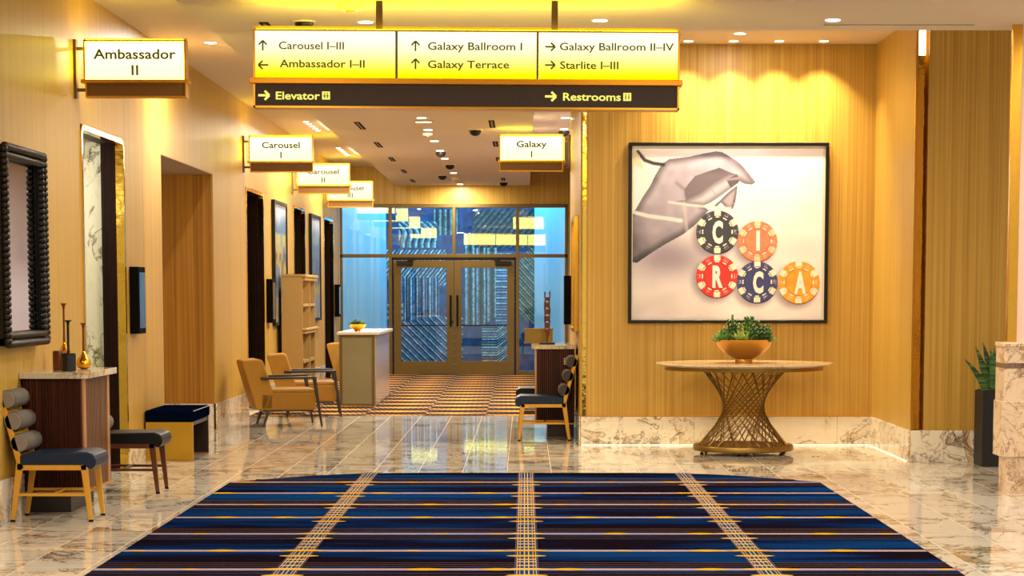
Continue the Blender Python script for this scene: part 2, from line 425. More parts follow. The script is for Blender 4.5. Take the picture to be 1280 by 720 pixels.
# wide passage opening (between first and second doors)
a, b = OPEN[1]
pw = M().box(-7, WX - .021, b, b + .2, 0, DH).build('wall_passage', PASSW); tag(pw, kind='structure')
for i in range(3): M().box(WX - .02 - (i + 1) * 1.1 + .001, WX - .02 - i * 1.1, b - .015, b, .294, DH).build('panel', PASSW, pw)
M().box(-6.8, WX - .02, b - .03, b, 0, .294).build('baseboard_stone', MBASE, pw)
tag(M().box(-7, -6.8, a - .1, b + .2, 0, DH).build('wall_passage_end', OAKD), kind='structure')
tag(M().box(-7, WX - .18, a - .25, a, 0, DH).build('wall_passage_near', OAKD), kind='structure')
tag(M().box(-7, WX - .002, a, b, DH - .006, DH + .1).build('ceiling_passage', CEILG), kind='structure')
# door recesses: gold trim, dark lining, doors
for k, (a, b) in enumerate([OPEN[0]] + OPEN[2:]):
    d = tag(empty('door_%d' % (k + 1), (WX, a, 0)), kind='structure')
    L_ = b - a
    # rounded gold trim around the opening
    t = .045
    def arc(cy, cz, r, a0, a1, n=6): return [(cy + r * math.cos(a0 + (a1 - a0) * i / n), cz + r * math.sin(a0 + (a1 - a0) * i / n)) for i in range(n + 1)]
    outer = [(0, 0), (0, DH - .1)] + arc(.1, DH - .1, .1, PI, PI / 2) + arc(L_ - .1, DH - .1, .1, PI / 2, 0) + [(L_, 0)]
    inner = [(t, 0), (t, DH - .1)] + arc(.1, DH - .1, .1 - t, PI, PI / 2) + arc(L_ - .1, DH - .1, .1 - t, PI / 2, 0) + [(L_ - t, 0)]
    m_ = M(); n_ = len(outer)
    vs = [(.012, p[0], p[1]) for p in outer] + [(.012, p[0], p[1]) for p in inner] + [(-.06, p[0], p[1]) for p in inner] + [(-.06, p[0], p[1]) for p in outer]
    fs = []
    for i in range(n_ - 1):
        for q in range(3): fs.append((q * n_ + i, q * n_ + i + 1, (q + 1) * n_ + i + 1, (q + 1) * n_ + i))
        fs.append((3 * n_ + i, 3 * n_ + i + 1, i + 1, i))
    m_.add(vs, fs); m_.build('gold_trim', GOLDP, d)
    dep = .19 if k == 0 else .34
    m_ = M()
    m_.box(-dep, -.06, L_ - t, L_ + .02, 0, DH - t); m_.box(-dep, -.06, -.02, t, 0, DH - t); m_.box(-dep, -.06, -.02, L_ + .02, DH - t, DH + .02)
    m_.build('jamb', DOORW, d)
    for i in range(7): M().bar((-.075 - (dep - .08) * i / 7, L_ - t - .004, 0), (-.075 - (dep - .08) * i / 7, L_ - t - .004, DH - t), .012, .01).build('reed', DOORW, d)
    if k:
        for s_ in (0, 1):
            lf = M().box(-dep - .05, -dep, t + s_ * (L_ - 2 * t) / 2 + .002, t + (s_ + 1) * (L_ - 2 * t) / 2 - .002, .01, DH - t).build('door_leaf', DOORW, d)
            M().tube([(-dep + .04, L_ / 2 + (.08 if s_ else -.08), .9), (-dep + .04, L_ / 2 + (.08 if s_ else -.08), 1.5)], .012).build('door_handle', BRASSF, lf)
# vestibule behind the first opening
vr = tag(empty('wall_vestibule', (WX, 16.73, 0)), kind='structure')
M().box(-2.2, -.2, 1.79, 1.95, 0, 3).build('marble_slab', MWALL, vr)
M().box(-2.2, -2.1, -.4, 1.9, 0, 3).build('side_wall', MWALL, vr)
M().box(-2.2, -.18, -.55, -.4, 0, 3).build('near_wall', MWALL, vr)
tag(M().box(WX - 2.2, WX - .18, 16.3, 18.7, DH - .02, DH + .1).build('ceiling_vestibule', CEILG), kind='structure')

# ---- ceiling: lowered centre field, raised side strips
cz = 3.6
m_ = M()
EDG = [16.5]
# centre field, laid as boards between shadow joints
tag(M().box(-2.45, 8.5, 5.5, 14.86, cz, 3.93).build('ceiling', CEIL), kind='structure')
ceil0 = bpy.data.objects['ceiling']
for a, b in ((14.87, 16.5),): M().box(-2.45, 8.5, a, b, cz, 3.93).build('ceiling_board', CEIL, ceil0)
yy_ = [16.5, 22.2, 26.2, 31.8, 36.6, 39.95]
for a, b in zip(yy_, yy_[1:]): M().box(-2.45, .095, a + .008, b, cz, 3.93).build('ceiling_board', CEIL, ceil0)
tag(M().box(WX - .02, -2.4, 5.5, 39.9, 3.95, 4.1).build('ceiling_strip_left', CEIL), kind='structure')
tag(M().box(.0, 1.3, 21.3, 39.95, 3.93, 4.08).build('ceiling_strip_right', CEIL), kind='structure')
tag(M().box(.0, 8.5, 16.45, 21.5, 4.06, 4.2).build('ceiling_alcove', CEIL), kind='structure')
tag(M().box(-3.6, 9, 5.3, 16.45, 4.1, 4.25).build('ceiling_slab', CEIL), kind='structure')
tag(M().box(-3.75, 1.3, 16.4, 40, 4.2, 4.3).build('ceiling_upper', CEIL), kind='structure')

# ---- alcove (right): back wall with the print, side wall, front panel
wb = tag(M().box(.60, 3.75, 21.32, 21.5, 0, 4.1).build('wall_alcove_back', OAKD), kind='structure')
xs_ = [.625, 1.60, 2.58, 3.555]
for i in range(3): M().box(xs_[i] + (.001 if i else 0), xs_[i + 1], 21.3, 21.32, .294, 4.07).build('panel', OAKD, wb)
ws = tag(M().box(3.575, 3.64, 19.3, 21.3, 0, 4.1).build('wall_alcove_side', OAK), kind='structure')
for a, b in ((19.15, 20.22), (20.223, 21.3)): M().box(3.555, 3.575, a, b, .294, 4.07).build('panel', OAK, ws)
wf = tag(M().box(3.70, 4.43, 19.17, 19.4, 0, 4.1).box(3.556, 3.70, 19.3, 19.4, 0, 4.1).box(3.576, 3.70, 19.15, 19.3, 0, .29).build('wall_front_panel', OAKD), kind='structure')
M().box(3.675, 4.44, 19.15, 19.17, .294, 4.07).build('panel', OAKD, wf)
tag(M().box(3.553, 3.575, 19.13, 19.15, .0, 4.07).build('trim_2', GOLD), kind='structure')
tag(M().box(3.576, 3.69, 19.27, 19.29, .294, 4.07).build('trim_3', GOLDP), kind='structure')
M().box(3.58, 3.66, 19.25, 19.265, 3.72, 4.0).build('led_strip', SLOTL, tag(empty('slot_light', (0, 0, 0)), 'glowing vertical slot light at top of the wood panel corner', 'light'))
bba = tag(empty('baseboard_alcove', (0, 21.3, 0)), kind='structure')
def stone(x0, x1, y0, y1, par, oy=21.3): return M().box(x0, x1, y0 - oy, y1 - oy, 0, .294).build('stone', MBASE, par, bevel=.002, seg=1)
for x0, x1 in ((.574, .965), (.967, 1.735), (1.737, 2.5), (2.502, 3.2), (3.202, 3.536)): stone(x0, x1, 21.282, 21.3, bba)
for a, b in ((19.15, 19.9), (19.902, 20.65), (20.652, 21.3)): stone(3.536, 3.556, a, b, bba)
for a, b in ((3.556, 3.86), (3.862, 4.15), (4.152, 4.44)): stone(a, b, 19.128, 19.15, bba)
tag(M().box(.58, 3.53, 21.279, 21.2815, .002, .010).box(3.533, 3.5355, 19.2, 21.28, .002, .010).build('trim_6', BASEL), kind='structure')
tag(M().box(.60, 3.555, 21.275, 21.3, .294, .299).build('trim_4', GOLD), kind='structure')
# wall behind the right-hand gap
wr = tag(M().box(3.8, 8.5, 21.32, 21.5, 0, 4.1).build('wall_right_back', OAKD), kind='structure')
M().box(4.4, 5.6, 21.3, 21.32, .294, 4.07).build('panel', OAKD, wr); M().box(5.603, 6.8, 21.3, 21.32, .294, 4.07).build('panel', OAKD, wr)
# ---- corridor right wall
wc = tag(M().box(.59, .9, 21.32, 26.3, 0, 4.1).build('wall_corridor_right', OAK), kind='structure')
for i in range(4): M().box(.57, .59, 21.34 + i * 1.24 + .0015, 21.34 + (i + 1) * 1.24, .294, 3.94).build('panel', OAK, wc)
tag(M().box(.588, .625, 21.29, 21.335, .294, 4.07).build('trim_5', GOLDP), kind='structure')
tag(M().box(.556, .57, 21.3, 26.3, 0, .294).build('baseboard_right', MBASE), kind='structure')
tag(M().box(1.12, 1.3, 26.3, 39.95, 0, 4.1).build('wall_right', GREYW), kind='structure')
tag(M().box(.59, 1.2, 26.2, 26.3, 0, 4.1).build('wall_right_return', OAK), kind='structure')

# ---- end wall with glazing
gx0, gx1 = -3.50, .775
GZ = 3.22; YE = 39.9
we = tag(M().box(WX, 1.2, YE + .02, YE + .2, GZ + .02, 4.1).box(gx1 + .03, 1.2, YE + .02, YE + .2, 0, GZ + .02).build('wall_end', OAKD), kind='structure')
for i in range(4): M().box(WX + i * 1.17 + .0015, WX + (i + 1) * 1.17, YE, YE + .02, GZ + .02, 3.95).build('panel', OAKD, we)
M().box(gx1 + .04, 1.13, YE, YE + .02, 0, GZ + .02).build('panel', OAKD, we)
wg = tag(empty('window_1', (0, YE, 0)), kind='structure')
dl, dr = at(490, 325, YE)[0], at(645, 325, YE)[0]; dm = (dl + dr) / 2
fz = .055
def fr(x0, x1, z0, z1, y0=-.04, y1=.05, nm='window_frame'): return M().box(x0, x1, y0, y1, z0, z1).build(nm, BRONZE, wg, bevel=.004, seg=1)
fr(gx0 - .03, gx1 + .04, GZ - .04, GZ + .03); fr(gx0 - .03, gx1 + .04, 2.235, 2.30)
for x in (dl - .06, dm - .03, dr + .0): fr(x, x + .06, 2.30, GZ - .04)
for x in (dl - .06, dr): fr(x, x + .06, 0, 2.235)
fr(gx0 - .03, gx0 + .02, 0, GZ); fr(gx1 - .01, gx1 + .04, 0, GZ)
fr(gx0, dl - .06, 0, .07); fr(dr + .06, gx1, 0, .07)
GLASS = glassmat('clear_glass', (.80, .95, 1.0), 1.0, 1.62)
for x0, x1 in ((gx0 + .02, dl - .06), (dl, dm - .03), (dm + .03, dr), (dr + .06, gx1 - .01)):
    M().box(x0, x1, 0, .008, 2.30, GZ - .04).build('pane', GLASS, wg)
for x0, x1 in ((gx0 + .02, dl - .06), (dr + .06, gx1 - .01)): M().box(x0, x1, 0, .008, .07, 2.235).build('pane', GLASS, wg)
# double door
dd = tag(empty('door_5', (0, YE, 0)), kind='structure')
for s_ in (0, 1):
    x0 = dl + .035 if s_ == 0 else dm + .004; x1 = dm - .004 if s_ == 0 else dr - .035
    st = .135; lf = M().box(x0, x0 + st, -.03, .03, .01, 2.18).box(x1 - st, x1, -.03, .03, .01, 2.18).box(x0 + st, x1 - st, -.03, .03, 2.04, 2.18).box(x0 + st, x1 - st, -.03, .03, .01, .26).build('door_leaf', BRONZE, dd, bevel=.003, seg=1)
    M().box(x0 + st, x1 - st, -.004, .004, .26, 2.04).build('pane', GLASS, lf)
    M().box(x0 + st, x1 - st, -.02, .02, .93, .955).build('push_rail', BLACK, lf)
    hx = x1 - .06 if s_ == 0 else x0 + .06
    M().tube([(hx, -.09, .93), (hx, -.09, 1.52)], .018).tube([(hx, -.09, 1.0), (hx, -.02, 1.0)], .01).tube([(hx, -.09, 1.45), (hx, -.02, 1.45)], .01).build('door_handle', BLACK, lf)
    cx_ = x0 + .06 if s_ == 0 else x1 - .36
    M().box(cx_, cx_ + .30, -.09, -.03, 2.085, 2.165).box(cx_ + .2 if s_ == 0 else cx_ - .02, cx_ + .32 if s_ == 0 else cx_ + .1, -.08, -.03, 2.165, 2.19).build('door_closer', BLACK, lf, bevel=.006, seg=1)
M().box(dm - .05, dm - .02, -.04, -.03, .98, 1.03).build('lock', BLACK, dd)
M().box(dl, dl + .03, -.02, .02, 0, 2.235).box(dr - .03, dr, -.02, .02, 0, 2.235).box(dl, dr, -.02, .02, 2.185, 2.235).build('door_rebate', BLACK, dd)
# foyer beyond
WHT = basic('foyer_white_paint', lin(214, 226, 234), .7, var=.02)
fy = tag(M().box(-5.5, 3, 40.1, 44.6, -.2, .0).build('floor_foyer', basic('foyer_floor', lin(90, 96, 110), .2)), kind='structure')
tag(M().box(-5.5, 3, 40.1, 44.6, 3.75, 3.9).build('ceiling_foyer', WHT), kind='structure')
tag(M().box(-5.5, -3.9, 42.9, 44.6, 0, 3.8).box(-3.9, -2.95, 42.6, 44.6, 0, 3.8).box(-2.95, -2.84, 42.7, 44.6, 0, 3.8).build('wall_foyer_left', WHT), kind='structure')
tag(M().box(.20, 3, 42.6, 44.6, 0, 3.8).build('wall_foyer_right', WHT), kind='structure')

# ================================================================= flat prints built as fine colour grids
def paint_grid(name, x0, x1, z0, z1, nx, nz, fn, material, parent, y=0.0):
    xs = np.linspace(x0, x1, nx + 1); zs = np.linspace(z0, z1, nz + 1)
    XX, ZZ = np.meshgrid(xs, zs)
    co = np.stack([XX.ravel(), np.full(XX.size, y), ZZ.ravel()], 1)
    i = np.arange(nx); j = np.arange(nz); II, JJ = np.meshgrid(i, j)
    a = (JJ * (nx + 1) + II).ravel(); quads = np.stack([a, a + 1, a + nx + 2, a + nx + 1], 1)
    me = bpy.data.meshes.new(name); me.vertices.add(len(co)); me.vertices.foreach_set('co', co.ravel())
    me.loops.add(quads.size); me.loops.foreach_set('vertex_index', quads.ravel())
    me.polygons.add(len(quads)); me.polygons.foreach_set('loop_start', np.arange(0, quads.size, 4)); me.polygons.foreach_set('loop_total', np.full(len(quads), 4))
    me.update(calc_edges=True)
    U = (XX - x0) / (x1 - x0); V = 1 - (ZZ - z0) / (z1 - z0)
    c = fn(U, V).reshape(-1, 3) / 255.0
    c = np.clip(c, 0, 1); c = np.where(c <= .04045, c / 12.92, ((c + .055) / 1.055) ** 2.4)
    at_ = me.color_attributes.new('Col', 'FLOAT_COLOR', 'POINT')
    at_.data.foreach_set('color', np.concatenate([c, np.ones((len(c), 1))], 1).ravel())
    me.materials.append(material)
    o = bpy.data.objects.new(name, me); COL.objects.link(o); o.parent = parent; return o
def inpoly(U, V, P):
    P = np.array(P, float); r = np.zeros(U.shape, bool); n = len(P)
    for i in range(n):
        x1, y1 = P[i]; x2, y2 = P[(i + 1) % n]
        if y1 == y2: continue
        cnd = ((y1 > V) != (y2 > V)) & (U < (x2 - x1) * (V - y1) / (y2 - y1) + x1); r ^= cnd
    return r
def dseg(U, V, P, closed=True):
    d = np.full(U.shape, 1e9); n = len(P)
    for i in range(n if closed else n - 1):
        x1, y1 = P[i]; x2, y2 = P[(i + 1) % n]; L2 = (x2 - x1) ** 2 + (y2 - y1) ** 2 + 1e-9
        t = np.clip(((U - x1) * (x2 - x1) + (V - y1) * (y2 - y1)) / L2, 0, 1)
        d = np.minimum(d, np.hypot(U - x1 - t * (x2 - x1), V - y1 - t * (y2 - y1)))
    return d
def sstep(a, b, x): t = np.clip((x - a) / (b - a), 0, 1); return t * t * (3 - 2 * t)
def mixn(c, k, col): return c * (1 - k[..., None]) + np.array(col, float) * k[..., None]
rng = np.random.default_rng(3)
def smooth_noise(U, V, sx, sy, seed=0):
    r = np.random.default_rng(seed); g = r.random((64, 64))
    x = (U * sx) % 63; y = (V * sy) % 63; xi = x.astype(int); yi = y.astype(int); fx = x - xi; fy = y - yi
    fx = fx * fx * (3 - 2 * fx); fy = fy * fy * (3 - 2 * fy)
    return (g[yi, xi] * (1 - fx) + g[yi, (xi + 1) % 64] * fx) * (1 - fy) + (g[(yi + 1) % 64, xi] * (1 - fx) + g[(yi + 1) % 64, (xi + 1) % 64] * fx) * fy
CHIPS = [(897.1, 289.4, 26.6, (44, 46, 60), 'C'), (947.6, 301.0, 25.0, (246, 122, 84), 'I'), (897.1, 345.0, 26.4, (206, 34, 22), 'R'), (947.8, 352.2, 25.8, (44, 52, 112), 'C'), (1000.3, 352.7, 26.4, (232, 150, 24), 'A')]
PU0, PU1, PV0, PV1 = 790.5, 1029.5, 182.5, 399.5
def poster(U, V):
    u = PU0 + U * (PU1 - PU0); v = PV0 + V * (PV1 - PV0)
    k = lambda pts: [(770 + x / 4.571, 165 + y / 4.571) for x, y in pts]
    c = np.zeros(U.shape + (3,)) + np.array((240, 234, 240.))
    c = mixn(c, .55 * sstep(330, 390, v) * sstep(930, 800, u), (206, 192, 196))
    c = mixn(c, .85 * np.exp(-(((u - 835) / 55) ** 2 + ((v - 322) / 28) ** 2)), (142, 128, 154))
    c = mixn(c, .5 * np.exp(-(((u - 930) / 12) ** 2 + ((v - 250) / 12) ** 2)), (255, 246, 240))
    c = mixn(c, .22 * smooth_noise(u / 40, v / 10 + u / 70, 1, 1, 2) * sstep(340, 395, v), (150, 140, 150))
    hand = k([(60, 740), (60, 480), (110, 440), (150, 370), (190, 310), (225, 240), (260, 180), (300, 155), (420, 140), (500, 122), (570, 110), (605, 115), (640, 135), (690, 165), (725, 195), (760, 238), (780, 262), (797, 288), (775, 300), (735, 296), (705, 280), (640, 330), (600, 362), (540, 402), (500, 420), (530, 445), (500, 480), (440, 540), (380, 585), (280, 640), (200, 690), (120, 745)])
    gap = k([(390, 325), (420, 285), (450, 250), (520, 225), (590, 203), (640, 225), (690, 243), (640, 247), (600, 268), (560, 292), (480, 350), (430, 376), (402, 388), (392, 360)])
    fing2 = k([(560, 420), (600, 385), (640, 345), (694, 303), (690, 350), (682, 400), (666, 438), (630, 430), (600, 400), (575, 425)])
    thumb = k([(330, 395), (402, 386), (480, 350), (560, 290), (610, 262), (650, 243), (695, 243), (706, 270), (690, 296), (640, 332), (600, 362), (540, 402), (500, 420), (420, 412)])
    s = inpoly(u, v, hand); d = dseg(u, v, hand)
    shade = .62 + .38 * sstep(0, 11, d) - .26 * sstep(820, 790, u) * sstep(240, 300, v) - .18 * sstep(255, 320, v)
    shade += .12 * smooth_noise(u / 9, v / 9, 1, 1, 5) - .05
    hc = np.array((176, 166, 188.))[None, None] * shade[..., None]
    c = np.where(s[..., None], hc, c)
    f2 = inpoly(u, v, fing2); c = np.where(f2[..., None], np.array((172, 160, 178.)) * (.6 + .4 * sstep(0, 5, dseg(u, v, fing2)))[..., None], c)
    g = inpoly(u, v, gap); c = np.where(g[..., None], np.array((112, 100, 114.)) * (.72 + .28 * sstep(0, 16, v - 205))[..., None], c)
    t = inpoly(u, v, thumb); td = dseg(u, v, thumb)
    c = np.where(t[..., None], np.array((190, 182, 202.)) * (.68 + .32 * sstep(0, 8, td))[..., None], c)
    palm = k([(345, 290), (392, 330), (402, 386)]); c = mixn(c, .5 * np.exp(-(dseg(u, v, palm, False) / 2.2) ** 2), (110, 98, 120))
    for nl in (k([(628, 272), (690, 240), (706, 262), (700, 290), (655, 318), (645, 300)]), k([(765, 248), (796, 288), (782, 284)]), k([(665, 402), (682, 376), (680, 410), (668, 436)])):
        q = inpoly(u, v, nl); c = np.where(q[..., None], np.array((92, 80, 92.)) + 60 * np.exp(-(dseg(u, v, [nl[0], nl[2]], False) / 1.5) ** 2)[..., None], c)
    for ln, wd, cc, st in ((k([(120, 112), (160, 160), (210, 178), (268, 186)]), 2.2, (44, 34, 44), .95), (k([(94, 455), (180, 478), (290, 492), (370, 505)]), 2.6, (244, 238, 240), .85), (k([(300, 398), (420, 415), (560, 430), (655, 432)]), 1.7, (236, 224, 220), .75), (k([(545, 330), (585, 372)]), 1.0, (150, 140, 156), .6), (k([(388, 405), (405, 560)]), 2.2, (206, 196, 196), .5)):
        c = mixn(c, st * np.exp(-(dseg(u, v, ln, False) / wd) ** 4), cc)
    c = mixn(c, .7 * inpoly(u, v, k([(94, 90), (130, 130), (155, 215), (94, 180)])), (214, 208, 168))
    # chip shadows then chips
    for (cx, cy, r, col, ch) in CHIPS: c = mixn(c, .55 * sstep(r * 1.28, r * .8, np.hypot(u - cx + 4, v - cy - 5)), (112, 96, 118))
    for (cx, cy, r, col, ch) in CHIPS:
        side = np.hypot(u - cx, v - cy - 1.6) < r; c = np.where(side[..., None], np.array(col) * .55, c)
        dx, dy = u - cx, v - cy; rr = np.hypot(dx, dy) / r; an = np.degrees(np.arctan2(dx, -dy)) % 360
        disc = rr < 1
        cc = np.zeros(U.shape + (3,)) + np.array(col, float)
        cream = (250, 226, 200) if ch != 'I' else (254, 196, 160)
        da = np.abs((an - 0 + 30) % 60 - 30)
        spot = (da < 9.5 / np.maximum(rr, .3) * .93) & (rr > .76)
        cc = np.where(spot[..., None], np.array(cream, float), cc)
        dash = (np.abs(rr - .70) < .028) & (np.abs(((an + 30) % 60) - 30) < 8) | ((np.abs(rr - .70) < .028) & (np.abs((an % 60) - 30) < 8))
        cc = np.where(dash[..., None], np.array((236, 226, 216.)), cc)
        ring = (np.abs(rr - .635) < .022); cc = np.where(ring[..., None], cc * .8, cc)
        pip = (np.abs(((an) % 60) - 30) < 7) & (np.abs(rr - .86) < .07) & ((np.sin(an * 1.9) > .3)) & (np.sin(rr * 55) > 0)
        cc = np.where(pip[..., None], np.array((228, 214, 206.)), cc)
        cc = cc * (.93 + .14 * (smooth_noise(u / 5, v / 5, 1, 1, 9)))[..., None] + 10
        c = np.where(disc[..., None], cc, c)
    c *= (1 - .06 * smooth_noise(u / 22, v / 22, 1, 1, 4))[..., None]
    return c
PRINT = attrmat('printed_poster', .5, .25)
def framed(name, label, x0, x1, z0, z1, fw, proud, par_loc, fmat, cat='picture'):
    o = tag(empty(name, par_loc), label, cat)
    M().box(x0, x1, -proud, 0, z1 - fw, z1).box(x0, x1, -proud, 0, z0, z0 + fw).box(x0, x0 + fw, -proud, 0, z0 + fw, z1 - fw).box(x1 - fw, x1, -proud, 0, z0 + fw, z1 - fw).build('frame', fmat, o, bevel=.004, seg=1)
    return o
tl = at(786, 178, 21.25); br = at(1034, 404, 21.25)
pic = framed('framed_print', 'large black framed print of a hand stacking lettered poker chips above the round table', tl[0], br[0], br[2], tl[2], .034, .05, (0, 21.295, 0), BLACK)
a0 = at(PU0, PV1, 21.27); a1 = at(PU1, PV0, 21.27)
M().box(tl[0] + .02, br[0] - .02, -.022, -.002, br[2] + .02, tl[2] - .02).build('backing_board', WHITEP, pic)
paint_grid('print', a0[0], a1[0], a0[2], a1[2], 420, 384, poster, PRINT, pic, y=-.0235)
for (cx, cy, r, col, ch) in CHIPS:
    h = 26 * 21.27 / 2600 * (r / 26.5); wd = {'C': 13, 'I': 4.4, 'R': 13, 'A': 14.5}[ch] * 21.27 / 2600
    p = at(cx, cy, 21.27)
    if ch == 'I': me = M().box(-wd / 2, wd / 2, -.0005, .0005, -h / 2, h / 2).build('chip_lettering', TXTW, pic, loc=(p[0], -.0245, p[2]))
    else: text(ch, wd, h, (p[0] - wd / 2, -.0245, p[2] - h / 2), TXTW, pic, bold=.05, name='chip_lettering')
# second print just visible in the right-hand gap
p2 = framed('framed_print', 'narrow sliver of a black framed picture behind the gold edged glass at right', 4.86, 6.5, 1.25, 3.07, .04, .05, (0, 21.295, 0), BLACK)
M().box(4.9, 6.46, -.03, -.01, 1.29, 3.03).build('print', WHITEP, p2)

# ---- mural beyond the doors
def mural(U, V):
    u = 462 + U * (676 - 462); v = 262 + V * (470 - 262)
    c = np.zeros(U.shape + (3,)) + np.array((44, 74, 110.))
    c = c * (.75 + .5 * smooth_noise(u / 6, v / 6, 1, 1, 11))[..., None]
    nz = smooth_noise(u / 2.2, v / 2.2, 1, 1, 12)
    def st(s, mask, per, cols):
        nonlocal c
        q = (s / per) % 1; idx = (q * len(cols)).astype(int); cc = np.array(cols, float)[idx] * (.72 + .5 * nz)[..., None]
        c = np.where(mask[..., None], cc, c)
    B3 = [(50, 84, 126), (224, 226, 220), (26, 40, 62), (110, 150, 180), (22, 34, 54)]
    BR = [(92, 82, 72), (188, 176, 132), (46, 42, 48), (150, 134, 104)]
    st(u + v * .9, (v < 365) & (u < 548) & (v > 320), 11, B3[:3] + [(176, 168, 150)])
    st(u, (v >= 355) & (v < 412 - (u - 500) * .15) & (u < 538), 9, B3)
    st(u * .85 - v, (v >= 408 - (u - 500) * .2 + np.abs(u - 530) * .0) & (u < 572) & (v > 404), 9.5, B3)
    st(v, (u < 486) & (v > 385) & (v < 410), 8, [(52, 92, 150), (200, 190, 150)])
    st(u, (u > 574) & (u < 622) & (v > 300) & (v < 415 - np.maximum(0, u - 600) * .5), 16, [(190, 196, 206), (136, 116, 92), (66, 64, 62), (104, 96, 78), (206, 208, 196), (96, 84, 66)])
    st(v, (u >= 620) & (u < 642) & (v > 325) & (v < 420), 7, B3[:4])
    st(v + np.maximum(0, u - 622) * .7, (u >= 600) & (u < 645) & (v >= 416), 10, B3 + [(190, 180, 130)])
    st(v - (u - 645) * .95, (u >= 642) & (v > 318) & (v < 392 + (u - 645) * .8) & (v > 345 - (u - 645) * 1.1), 10, BR)
    st(u, (u > 530) & (u < 566) & (v > 270) & (v < 302), 8, [(80, 76, 74), (180, 170, 140), (40, 44, 56)])
    st(u + v, (u > 588) & (u < 676) & (v > 270) & (v < 318), 9, [(86, 74, 66), (120, 110, 96), (40, 42, 54)])
    st(u - v * .5 + 6 * np.sin(v / 7), (u > 480) & (u < 535) & (v > 285) & (v < 318), 9, [(220, 214, 186), (50, 56, 70), (104, 126, 136)])
    return c
a0 = at(462, 470, 42.45); a1 = at(676, 262, 42.45)
mu = tag(empty('wall_mural', (0, 42.9, 0)), 'blue abstract striped mural covering the wall beyond the glass doors', 'mural')
M().box(-2.84, .2, 0, .2, 0, 3.75).build('mural_board', WHT, mu)
paint_grid('mural_print', -2.835, .195, .0, 3.4, 300, 330, mural, attrmat('mural_paint', .7), mu, y=-.003)

# ================================================================= SIGNS
def litmat(name, top, bot, z0, z1):
    m, nt, N, L, B = mat(name); N.remove(B)
    tc = N.new('ShaderNodeTexCoord'); sp = N.new('ShaderNodeSeparateXYZ'); L.new(tc.outputs['Object'], sp.inputs[0])
    mr = N.new('ShaderNodeMapRange'); L.new(sp.outputs[2], mr.inputs[0]); mr.inputs[1].default_value = z0; mr.inputs[2].default_value = z1
    mr.interpolation_type = 'SMOOTHSTEP'
    c = mixc(N, L, mr.outputs[0], bot, top)
    e = N.new('ShaderNodeEmission'); L.new(c, e.inputs[0]); e.inputs[1].default_value = 1
    L.new(e.outputs[0], N['Material Output'].inputs[0]); return m
BACKL = emis('sign_back_light', (1, .84, .14), 12)
TOPL = emis('sign_added_uplight', (1, .80, .02), 22)  # added upward glow on the sign tops, to brighten the ceiling
ENDL = emis('sign_added_end_glow', (1, .78, .02), 20)  # added glow on the wall end of blade signs, to tint the wall
RIML = emis('sign_rim_light', (1, .84, .06), 14)  # bright face edges, with emission added to widen the glow on the wall
def arrow(mm, cx, cz, L_, d, w=.011, y=0):
    dx, dz = {'up': (0, 1), 'left': (-1, 0), 'right': (1, 0)}[d]
    tip = (cx + dx * L_ / 2, y, cz + dz * L_ / 2); tail = (cx - dx * L_ / 2, y, cz - dz * L_ / 2)
    mm.bar(tail, tip, w, .001)
    for s_ in (-1, 1):
        px, pz = -dz * s_, dx * s_
        e = (tip[0] - dx * L_ * .42 + px * L_ * .4, y, tip[2] - dz * L_ * .42 + pz * L_ * .4)
        mm.bar(e, (tip[0], y, tip[2]), w, .001)
# overhead directional sign, hung a hair out of level
SY = 14.87; M_TOP = 1
SXS, SZS = 3.01 / 534, .5387 / 97.7
sg = empty('overhead_sign', (at(585, 88, SY)[0], SY, at(585, 88, SY)[2])); sg.rotation_euler = (0, -.0062 * -1, 0)
tag(sg, 'long yellow lit directional sign hanging from the ceiling on two dark rods', 'sign')
def lp(u, v): return ((u - 585) * SXS, -(v + (u - 585) * .0062 - 88) * SZS)
X0, X1 = lp(318, 0)[0], lp(849, 0)[0]
zT, zB, zS, zL = -(39.2 - 88) * SZS, -(100.6 - 88) * SZS, -(108 - 88) * SZS, -(138 - 88) * SZS
dp = .09
M().box(X0 + .02, X1 - .02, -.075, -.02, zT, zT + .003).box(X0 + .02, X1 - .02, .02, .075, zT, zT + .003).build('added_uplight', TOPL, sg); M().box(X0, X1, -.018, .018, zT, zT + .03).build('added_top_fin', SIGNF, sg)  # added uplight strips; the added fin between them shapes a dark ceiling line
M().box(X0, X1, -dp, dp, zT - .012, zT).box(X0, X0 + .014, -dp, dp, zB, zT - .012).box(X1 - .014, X1, -dp, dp, zB, zT - .012).build('frame', SIGNF, sg)
M().box(X0 - .025, X1 + .02, -dp - .03, dp + .03, zS, zB).build('shelf_bar', basic('orange_gold_bar', lin(226, 150, 30), .35, .7), sg, bevel=.004, seg=1)
LITO = litmat('lit_overhead_face', (1.6, 1.5, 1.05), (1.35, 1.12, .0), zB + .02, zT - .04)
for i, (ua, ub) in enumerate(((320.5, 494.5), (498, 670.5), (673.5, 847))):
    M().box(lp(ua, 0)[0], lp(ub, 0)[0], -dp + .012, 0, zB, zT - .012).build('light_panel', LITO, sg); M().box(lp(ua, 0)[0], lp(ub, 0)[0], 0, dp - .012, zB, zT - .012).build('rear_light_panel', BACKL, sg)
for u in (496.2, 672): M().box(lp(u - 1.2, 0)[0], lp(u + 1.2, 0)[0], -dp + .004, dp - .004, zB, zT - .012).build('divider', BRONZE, sg)
M().box(X0 + .014, X1 - .014, -dp + .01, dp - .01, zL + .014, zS).build('lower_panel', SIGND, sg)
M().box(X0, X1, -dp, dp, zL, zL + .014).box(X0, X0 + .014, -dp, dp, zL, zS).box(X1 - .014, X1, -dp, dp, zL, zS).build('lower_frame', SIGNF, sg)
yt = -dp + .0095
